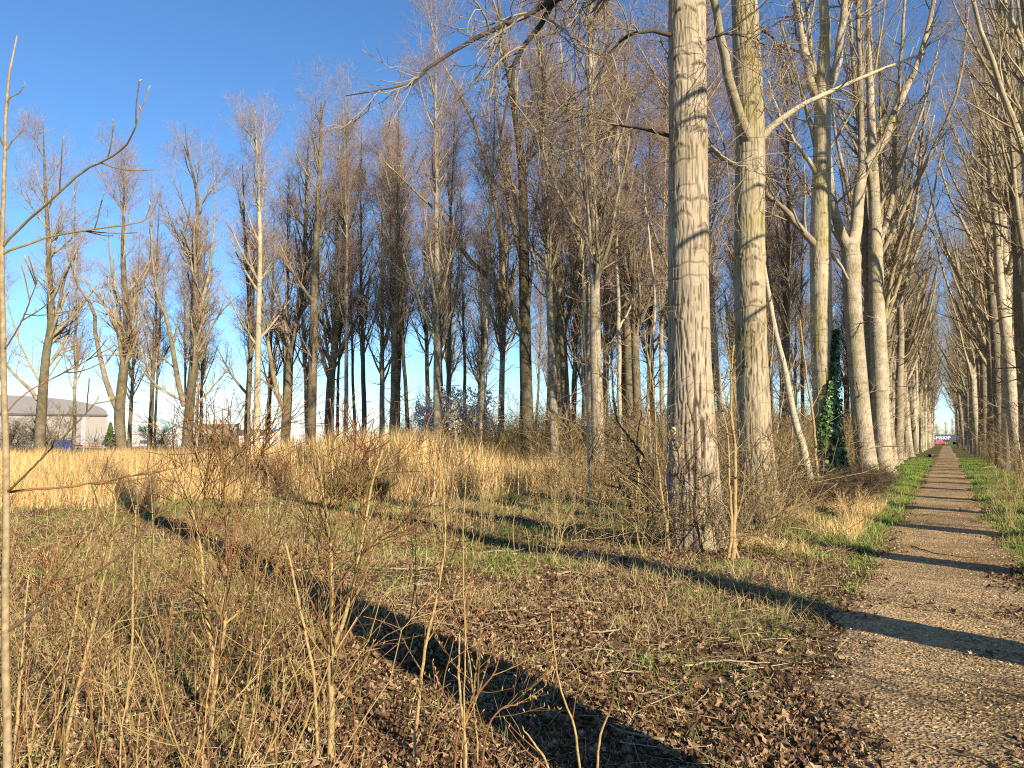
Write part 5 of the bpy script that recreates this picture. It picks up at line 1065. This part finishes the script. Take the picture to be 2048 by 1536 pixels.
for k_ in range(46):                                          # larger pale leaves lying on top of the litter
    x_, y_ = frustum(rng, 1, 3.1, 8, 0.6, -0.6, 0.4); x_, y_ = float(x_[0]), float(y_[0])
    if on_path(np.array([x_]), np.array([y_]), 0.1)[0]: continue
    V, T = lobed_leaves(rng, np.zeros((1, 3)), rng.normal(0, 0.35, (1, 3)) + [0, -0.2, 1], np.array([rng.uniform(0.065, 0.10)]))
    o = tag(obj('fallen_leaf', make_mesh('fallen_leaf', V, None, T, smooth=False), LEAF), 'large dry leaf lying on top of the leaf litter', 'leaf', 'large dry leaves on the litter'); o.location = (x_, y_, float(gz(x_, y_)) + 0.045)
# sawn log between the second trunk and the leaning tree
lg = thing('fallen_log', 'sawn log with a bright orange-brown flank behind the second big trunk', 'log', P(1548, 948, 22) * [1, 1, 0])
a0, a1 = P(1546, 944, 22), P(1618, 968, 21.2); b = np.array([a0[0], a0[1], 0])
obj('bark', Geo().tubes(resample(np.array([a0, (a0 + a1) / 2 + [0, 0, 0.02], a1]), 8) - b, np.full(8, 0.13), 14).mesh('bark'), CUT, lg)
g = Geo(); dirn = nrm(a1 - a0); g.tubes(np.array([a1 - b - dirn * 0.01, a1 - b + dirn * 0.015]), np.array([0.124, 0.122]), 14); obj('cut_end', g.mesh('cut_end'), STICK, lg)
# stones
for k_, (px, py, lab) in enumerate([(1150, 1112, 'pale stone, left one of a pair below the trunk shadow'), (1168, 1117, 'pale stone, right one of a pair below the trunk shadow')]):
    rng = RNG(60 + k_); c = G(px, py, 0.02); th, ph = np.meshgrid(np.linspace(0, 2 * math.pi, 13)[:-1], np.linspace(0.1, math.pi - 0.1, 8)); rr_ = 0.05 * (1 + 0.5 * (vnoise(th * 1.5, ph * 2, 60 + k_) - 0.5))
    SV = np.stack([rr_ * np.sin(ph) * np.cos(th), rr_ * np.sin(ph) * np.sin(th), 0.7 * rr_ * np.cos(ph)], -1).reshape(-1, 3); i = np.arange(7)[:, None] * 12; kk = np.arange(12)[None, :]
    o = tag(obj('stone', make_mesh('stone', SV, np.stack([i + kk, i + 12 + kk, i + 12 + (kk + 1) % 12, i + (kk + 1) % 12], -1).reshape(-1, 4)), mat_plain('stone', (0.5, 0.45, 0.37), 0.9, var=0.2, scale=30)), lab, 'stone'); o.location = c
# dry stalk clumps: right verge and clearing
def stalks(label, x0, y0, n, h, spread, seed, mat=STRAW_DULL):
    rng = RNG(seed); z = float(gz(x0, y0)); t = thing('dry_weed', label, 'weed', (x0, y0, z), 'dry weed clumps'); g1, g2 = Geo(), Geo()
    for s_ in range(n):
        bx, by = rng.normal(0, 0.06, 2); lx, ly = rng.normal(0, spread, 2); hh = h * rng.uniform(0.65, 1.1)
        p = resample(np.array([[bx, by, -0.02], [bx + lx * 0.4, by + ly * 0.4, hh * 0.5], [bx + lx, by + ly, hh]]), 8); R = 0.0055 * np.linspace(1, 0.5, 8)
        obj('stalk', Geo().tubes(p, R, 6).mesh('stalk'), mat, t)
        c, cr = branch(rng, p[None], R[None], 7, 0.3, 0.98, 38, 10, 0.35, 5, 0.05, 0.1, 0.6, 0.0025); g2.tubes(c, cr, 4)
        c2, cr2 = branch(rng, c, cr, 4, 0.3, 1, 40, 10, 0.12, 3, 0.05, 0.1, 0.8, 0.0018); g2.tubes(c2, cr2, 3)
    obj('sprays', g2.mesh('sprays'), mat, t, 'stuff')
c = G(2010, 1058); stalks('tall straw-coloured weed clump on the right verge, nearest of three', c[0], c[1], 14, 1.15, 0.28, 1301)
c = G(2040, 1010); stalks('dry weed clump at the right edge behind the tall straw-coloured one', c[0], c[1], 12, 1.2, 0.3, 1302, BRUSH)
c = G(1985, 985); stalks('dry weed clump on the right verge nearest the pale trunk', c[0], c[1], 10, 0.9, 0.3, 1303, BRUSH)
c = G(1108, 1095); stalks('fan of pale dry stalks just above the trunk shadow in the clearing', c[0], c[1], 9, 0.75, 0.16, 1304)
c = G(980, 1062); stalks('sparse pale stalks in the middle of the clearing', c[0], c[1], 7, 0.8, 0.15, 1305)
c = G(890, 1085); stalks('short pale stalks left of the sparse ones in the clearing', c[0], c[1], 7, 0.6, 0.15, 1306)
c = G(1700, 1052); stalks('yellow grass stalks on the left verge below the brambles', c[0], c[1], 9, 0.6, 0.18, 1307, STRAW)

# ------------------------------------------------------------------ sheds, yard things, the road's end
WHITE = mat_plain('white_cladding', (0.70, 0.69, 0.67), 0.6, var=0.04, scale=0.2)
def ribbed(name, col, sc):
    m, nt, b = nodes(name, 0.55, 0.3); w = N(nt, 'TexWave', Scale=sc, bands_direction='X'); nt.links.new(objcoord(nt, (1, 1, 1)), w.inputs['Vector'])
    c = ramp(nt, w.outputs['Fac'], [(0.0, tuple(x * 0.86 for x in col)), (1.0, col)]); nt.links.new(c, b.inputs['Base Color']); bump(nt, b, w.outputs['Fac'], 0.5, 0.03); return m
HWALL = ribbed('hangar_cladding', (0.33, 0.30, 0.265), 3.0); HROOF = ribbed('hangar_roof', (0.20, 0.19, 0.195), 2.0)
DARKM = mat_plain('dark_opening', (0.03, 0.03, 0.035), 0.4); DARKT = mat_plain('dark_trim', (0.09, 0.075, 0.07), 0.6); GLASS = mat_plain('window_glass', (0.10, 0.14, 0.19), 0.12, 0.6)
BLUE = mat_plain('blue_plastic', (0.02, 0.16, 0.62), 0.45, 0.4); ORANGE = mat_plain('orange_paint', (0.85, 0.33, 0.04), 0.5, 0.4); GREYM = mat_plain('galvanised', (0.45, 0.45, 0.45), 0.4, metal=0.6)
HY = 150.0
def at(px, Y, z): p = P(px, 880, Y); return np.array([p[0], Y, z])
def zz(py, Y): return P(1024, py, Y)[2]
hx1 = at(213, HY, 0)[0]; hx0 = hx1 - 36.0; ze = zz(831, HY); zt = zz(795, HY)
w = 18.0; h = thing('hangar', 'long grey hangar with a curved roof at the far left', 'building', (hx1, HY, 0), None, math.radians(29))
g = Geo().box((-w, 30, ze / 2), (2 * w, 60, ze)); obj('wall', g.mesh('wall', False), HWALL, h)
th = np.linspace(0, math.pi, 33); ax, az = w * np.cos(th) - w, (zt - ze) * np.sin(th) ** 0.75
V = np.concatenate([np.stack([ax, np.full(33, -0.05), ze + az], 1), np.stack([ax, np.full(33, 60.05), ze + az], 1)]); q = np.array([[i, i + 33, i + 34, i + 1] for i in range(32)])
tf = [[0, i + 1, i] for i in range(1, 32)] + [[33, 33 + i, 33 + i + 1] for i in range(1, 32)]
rf = obj('roof', make_mesh('roof', V, q, tf, False), HROOF, h)
obj('fascia', Geo().box((-w, -0.14, ze), (2 * w + 0.3, 0.22, 0.35)).mesh('fascia', False), DARKT, rf)
obj('downpipe', Geo().tubes(np.array([[-4.2, -0.25, 0], [-4.2, -0.25, ze - 0.2]]), np.array([0.13, 0.13]), 8).mesh('downpipe'), WHITE, h)
SY = 190.0
def shed(label, px0, px1, ytop, Y, depth, doors=(), band=None, windows=(), pm=WHITE, pdoor=0):
    x0, x1 = at(px0, Y, 0)[0], at(px1, Y, 0)[0]; H = zz(ytop, Y); t = thing('warehouse', label, 'building', ((x0 + x1) / 2, Y, 0)); W = x1 - x0; cx = (x0 + x1) / 2
    obj('wall', Geo().box((0, depth / 2, H / 2), (W, depth, H)).mesh('wall', False), pm, t)
    obj('roof', Geo().box((0, depth / 2, H + 0.15), (W + 0.4, depth + 0.4, 0.3)).mesh('roof', False), WHITE, t)
    for (a, b_, y0, y1) in doors:
        xa, xb = at(a, Y, 0)[0] - cx, at(b_, Y, 0)[0] - cx; za, zb = zz(y1, Y), zz(y0, Y)
        d = obj('loading_door', Geo().box(((xa + xb) / 2, -0.04, (za + zb) / 2), (xb - xa, 0.12, zb - za)).mesh('loading_door', False), DARKM, t)
        obj('door_frame', Geo().box(((xa + xb) / 2, -0.06, zb + 0.12), (xb - xa + 0.5, 0.2, 0.24)).mesh('door_frame', False), GREYM, d)
    if band:
        a, b_, y0, y1 = band; xa, xb = at(a, Y, 0)[0] - cx, at(b_, Y, 0)[0] - cx; za, zb = zz(y1, Y), zz(y0, Y)
        obj('canopy', Geo().box(((xa + xb) / 2, -0.6, (za + zb) / 2), (xb - xa, 1.4, zb - za)).mesh('canopy', False), DARKT, t)
    for (a, b_, y0, y1) in windows:
        xa, xb = at(a, Y, 0)[0] - cx, at(b_, Y, 0)[0] - cx; za, zb = zz(y1, Y), zz(y0, Y)
        f = obj('window', Geo().box(((xa + xb) / 2, -0.03, (za + zb) / 2), (xb - xa, 0.1, zb - za)).mesh('window', False), GREYM, t)
        for q_ in range(3): obj('pane', Geo().box((xa + (xb - xa) * (q_ + 0.5) / 3, -0.09, (za + zb) / 2), ((xb - xa) / 3 - 0.15, 0.06, (zb - za) - 0.25)).mesh('pane', False), GLASS, f)
    return t
SHEDG = mat_plain('grey_cladding', (0.36, 0.34, 0.31), 0.6, var=0.05, scale=0.3)
shed('low white shed behind the round thorn bush', 262, 386, 868, SY, 30, windows=[(280, 300, 880, 887), (310, 330, 880, 887)])
shed('grey loading shed with three dark dock doors', 386, 478, 848, SY, 40, doors=[(390, 408, 873, 890), (416, 434, 873, 890), (444, 464, 873, 890)], band=(400, 450, 850, 853), pm=SHEDG)
shed('long white warehouse with a dark canopy', 478, 598, 843, SY - 2, 45, band=(480, 545, 859, 866), windows=[(572, 586, 884, 896)])
shed('white office block with blue windows', 600, 700, 863, SY + 8, 30, windows=[(606, 622, 882, 896), (640, 656, 882, 896), (664, 684, 882, 896)], pm=mat_plain('pale_render', (0.58, 0.57, 0.58), 0.7))
# the small round sign on the warehouse
p = at(549, SY - 2, zz(861, SY - 2)); sg = thing('wall_sign', 'small round blue and red sign on the long white warehouse', 'sign', (p[0], p[1] - 0.12, p[2]))
obj('disc', Geo().tubes(np.array([[0, 0, 0.2], [0, -0.06, 0.2]]), np.array([0.55, 0.55]), 18).mesh('disc'), BLUE, sg); obj('plate', Geo().box((0.1, -0.02, -0.75), (0.7, 0.06, 0.8)).mesh('plate', False), ORANGE, sg)
# yard things
def crate(label, px, Y, w, d, h, mat, cat='container'):
    p = at(px, Y, 0.03); t = thing('storage_container', label, cat, p)
    obj('body', Geo().box((0, 0, h / 2), (w, d, h)).mesh('body', False), mat, t)
    g = Geo()
    for q_ in np.linspace(-w / 2 + 0.1, w / 2 - 0.1, max(3, int(w / 0.4))): g.box((q_, -d / 2 - 0.02, h / 2), (0.08, 0.06, h * 0.92))
    obj('ribs', g.mesh('ribs', False), mat, t); obj('rim', Geo().box((0, 0, h + 0.03), (w + 0.1, d + 0.1, 0.08)).mesh('rim', False), mat, t)
crate('taller bright blue container beside the hangar', 122, 118, 2.1, 1.8, 1.5, BLUE)
crate('small bright blue bin right of the taller container', 158, 118, 1.2, 1.0, 0.75, BLUE)
for k_, px in enumerate((131, 146)):
    pass
p = at(172, 108, 0.0); t = thing('flatbed_trailer', 'low orange flatbed trailer in front of the hangar', 'trailer', p)
obj('deck', Geo().box((0, 0, 0.62), (2.6, 1.5, 0.22)).mesh('deck', False), ORANGE, t); obj('drawbar', Geo().box((1.65, 0, 0.55), (0.9, 0.1, 0.1)).mesh('drawbar', False), ORANGE, t)
for sx in (-0.6, 0.6): obj('wheel', Geo().tubes(np.array([[sx, -0.8, 0.28], [sx, -0.62, 0.28]]), np.array([0.28, 0.28]), 14).mesh('wheel'), DARKM, t)
p = at(168, 112, 0); t = thing('lamp_post', 'thin white lamp post in front of the hangar', 'lamp post', p); H = zz(832, 112)
obj('pole', Geo().tubes(np.array([[0, 0, 0], [0, 0, H]]), np.array([0.07, 0.045]), 8).mesh('pole'), WHITE, t); obj('lamp_head', Geo().box((0.25, 0, H), (0.6, 0.18, 0.1)).mesh('lamp_head', False), GREYM, t)
# conifer beside the hangar
rng = RNG(1401); cp = at(220, 135, 0); t = thing('conifer', 'small dense dark green conifer at the hangar corner', 'tree', cp); nC = 900
zc = rng.uniform(0.5, 4.6, nC); rc = (1.5 * (1 - zc / 5.2)) * rng.uniform(0.3, 1, nC); ac = rng.uniform(0, 6.28, nC)
V, T = leaf_scatter(rng, np.stack([rc * np.cos(ac), rc * np.sin(ac), zc], 1), np.stack([np.cos(ac), np.sin(ac), np.full(nC, 0.4)], 1) + rng.normal(0, .3, (nC, 3)), rng.uniform(0.25, 0.45, nC), 0.1)
obj('crown', make_mesh('crown', V, None, T, smooth=False), mat_islands('conifer_needles', [(0, (0.03, 0.05, 0.012)), (1, (0.09, 0.11, 0.03))]), t, 'stuff'); obj('trunk', Geo().tubes(np.array([[0, 0, -0.1], [0, 0, 4.4]]), np.array([0.16, 0.03]), 8).mesh('trunk'), BRUSH_DARK, t)
# steel mesh fence across the yard
f0, f1 = at(-60, 105, 0), at(700, 105, 0); t = thing('fence', 'low grey wire fence in front of the sheds', 'fence', f0); L = f1[0] - f0[0]
for q_ in np.linspace(0, L, 20): obj('post', Geo().tubes(np.array([[q_, 0, 0], [q_, 0, 1.15]]), np.array([0.03, 0.03]), 6).mesh('post'), GREYM, t)
g = Geo()
for z_ in (0.3, 0.7, 1.1): g.tubes(np.array([[0, 0, z_], [L, 0, z_]]), np.array([0.012, 0.012]), 4)
obj('wires', g.mesh('wires'), GREYM, t, 'stuff')
# cars: body profile extruded with wheels and windows
def car(label, x, y, rz, paint, L=4.2, Hc=1.48, group=None, van=False):
    t = thing('parked_car', label, 'van' if van else 'car', (x, y, 0.03), group, rz)
    prof = [(-.5, .22), (-.5, .55), (-.46, .66), (-.38, .93), (-.22, 1.0), (.08, .99), (.24, .66), (.44, .56), (.5, .42), (.49, .22)] if not van else [(-.5, .15), (-.5, .95), (-.47, 1.0), (.2, 1.0), (.34, .62), (.47, .5), (.5, .35), (.5, .15)]
    n = len(prof); V = []
    for s_, ins in ((-0.82, 0.82), (0.82, 0.82)):
        for (a, b_) in prof: V.append((a * L, s_ * (1 if b_ < 0.62 else 0.86), b_ * Hc))
    Q = [[i, (i + 1) % n, n + (i + 1) % n, n + i] for i in range(n)]; T = [[0, i + 1, i] for i in range(1, n - 1)] + [[n, n + i, n + i + 1] for i in range(1, n - 1)]
    obj('body', make_mesh('body', V, Q, T, False), paint, t)
    for s_ in (-1, 1):
        for (xa, xb) in (((-.34, -.14), (-.12, .14)) if not van else ((.08, .26),)):
            ww = [(xa * L, s_ * 0.74, .68 * Hc), (xb * L, s_ * 0.74, .68 * Hc), ((xb - .05) * L, s_ * 0.725, .93 * Hc), ((xa + .03) * L, s_ * 0.725, .93 * Hc)]
            w2 = [(a, b_ + s_ * 0.05, c_) for a, b_, c_ in ww]
            obj('side_window', make_mesh('side_window', ww + w2, [[0, 1, 2, 3], [4, 5, 6, 7], [0, 1, 5, 4], [1, 2, 6, 5], [2, 3, 7, 6], [3, 0, 4, 7]], None, False), GLASS, t)
        for xa in (-.31, .31):
            w_ = obj('wheel', Geo().tubes(np.array([[xa * L, s_ * 0.66, .31], [xa * L, s_ * 0.86, .31]]), np.array([.31, .31]), 16).mesh('wheel'), DARKM, t)
            obj('rim', Geo().tubes(np.array([[xa * L, s_ * 0.80, .31], [xa * L, s_ * 0.875, .31]]), np.array([.19, .19]), 12).mesh('rim'), GREYM, w_)
        obj('headlight', Geo().box((.475 * L, s_ * 0.6, .5 * Hc), (0.12, 0.3, 0.14)).mesh('headlight', False), WHITE, t)
    return t
RED = mat_plain('red_paint', (0.36, 0.012, 0.02), 0.3, 0.5)
EY = 252.0
cp = at(1880, EY, 0); car('dark red car crossing the end of the path', cp[0], EY, 0, RED)
for k_, (px, lab) in enumerate([(744, 'white van parked beyond the grass, left of the two'), (757, 'white car parked beside the van beyond the grass')]):
    p = at(px, 130, 0); car(lab, p[0], 130, 0, WHITE, 4.0, 1.5 if k_ else 1.8, van=not k_)
p = at(918, 130, 0); car('white car half hidden under the white blossom', p[0], 130, 0, WHITE, 4.2, 1.5)
# navy freight trailer with white lettering
NAVY = mat_plain('navy_paint', (0.012, 0.02, 0.085), 0.5, 0.4); TY = 268.0
xl = at(1857, TY, 0)[0]; xr = at(1930, TY, 0)[0]; cx = (xl + xr) / 2; t = thing('freight_trailer', 'navy blue freight trailer with big white lettering at the end of the path', 'trailer', (cx, TY, 0))
zb, ztp = zz(880.5, TY), zz(869, TY)
bx = obj('box_body', Geo().box((0, 1.25, (zb + ztp) / 2), (xr - xl, 2.5, ztp - zb)).mesh('box_body', False), NAVY, t)
g = Geo()
for q_ in np.arange(-(xr - xl) / 2 + 0.2, (xr - xl) / 2, 0.9): g.box((q_, -0.015, ztp - 0.06), (0.05, 0.03, 0.10))
obj('side_rail', Geo().box((0, -0.02, ztp - 0.07), (xr - xl, 0.05, 0.12)).mesh('side_rail', False), DARKT, bx)
obj('chassis', Geo().box((0, 1.25, zb - 0.2), (xr - xl, 1.2, 0.3)).mesh('chassis', False), DARKM, t)
for q_ in (0.30, 0.38, 0.46):
    for s_ in (0.15, 2.35): obj('wheel', Geo().tubes(np.array([[q_ * (xr - xl), s_ - 0.14, .5], [q_ * (xr - xl), s_ + 0.14, .5]]), np.array([.5, .5]), 16).mesh('wheel'), DARKM, t)
fc = bpy.data.curves.new('lettering', 'FONT'); fc.body = 'SAMSKIP'; fc.size = 1.0; fc.extrude = 0.02; fc.offset = 0.022; fc.space_character = 1.08
fo = bpy.data.objects.new('lettering', fc); link(fo); bpy.context.view_layer.update()
me = bpy.data.meshes.new_from_object(fo.evaluated_get(bpy.context.evaluated_depsgraph_get())); bpy.data.objects.remove(fo)
co = np.empty(len(me.vertices) * 3, np.float32); me.vertices.foreach_get('co', co); co = co.reshape(-1, 3)
mn, mx = co.min(0), co.max(0); tw = at(1901, TY, 0)[0] - at(1858.5, TY, 0)[0]; hz = zz(872.6, TY) - zz(878.9, TY)
co2 = np.stack([(co[:, 0] - mn[0]) / (mx[0] - mn[0]) * tw + at(1858.5, TY, 0)[0] - cx, -0.06 - 0 * co[:, 0] + (co[:, 2] * -1), (co[:, 1] - mn[1]) / (mx[1] - mn[1]) * hz + zz(878.9, TY)], 1)
me.vertices.foreach_set('co', co2.astype(np.float32).ravel()); me.materials.clear(); obj('lettering', me, WHITE, bx)
# trees beyond the road, hedge line
for k_, (px, Y_, s_) in enumerate([(1893, 330, 0.42), (1905, 322, 0.46), (1874, 345, 0.36)]):
    p = at(px, Y_, 0); plant_tree(PL[k_ % 5], PLM, 'bare_tree', ('rounded bare tree behind the freight trailer', 'bare tree right behind the freight trailer by the right row', 'low bare tree behind the freight trailer by the left row')[k_], 'tree', p[0], Y_, k_, s_, None)
brush_mass('far_hedge', 950, 260, lambda r, n: (r.uniform(120, 200, n), r.uniform(315, 335, n)), 3, 8, BRUSH, [(8, 0.1, 0.98, 50, 15, 3.0, 4, 0.05, 0.16, 0.6, 0.03, 3, True, 0.3)], r=0.05)
brush_mass('verge_brush', 951, 380, lambda r, n: xy(np.where(r.uniform(0, 1, n) < 0.5, r.uniform(-4.5, -2.4, n), r.uniform(2.1, 4.5, n)), r.uniform(50, 200, n)), 0.4, 1.6, BRUSH, [(6, 0.1, 0.98, 50, 15, 0.5, 4, 0.02, 0.16, 0.6, 0.008, 3, True, 0.3)], r=0.012)
print('tris', sum(len(m.loops) - 2 * len(m.polygons) for m in bpy.data.meshes), 'objects', len(bpy.data.objects))
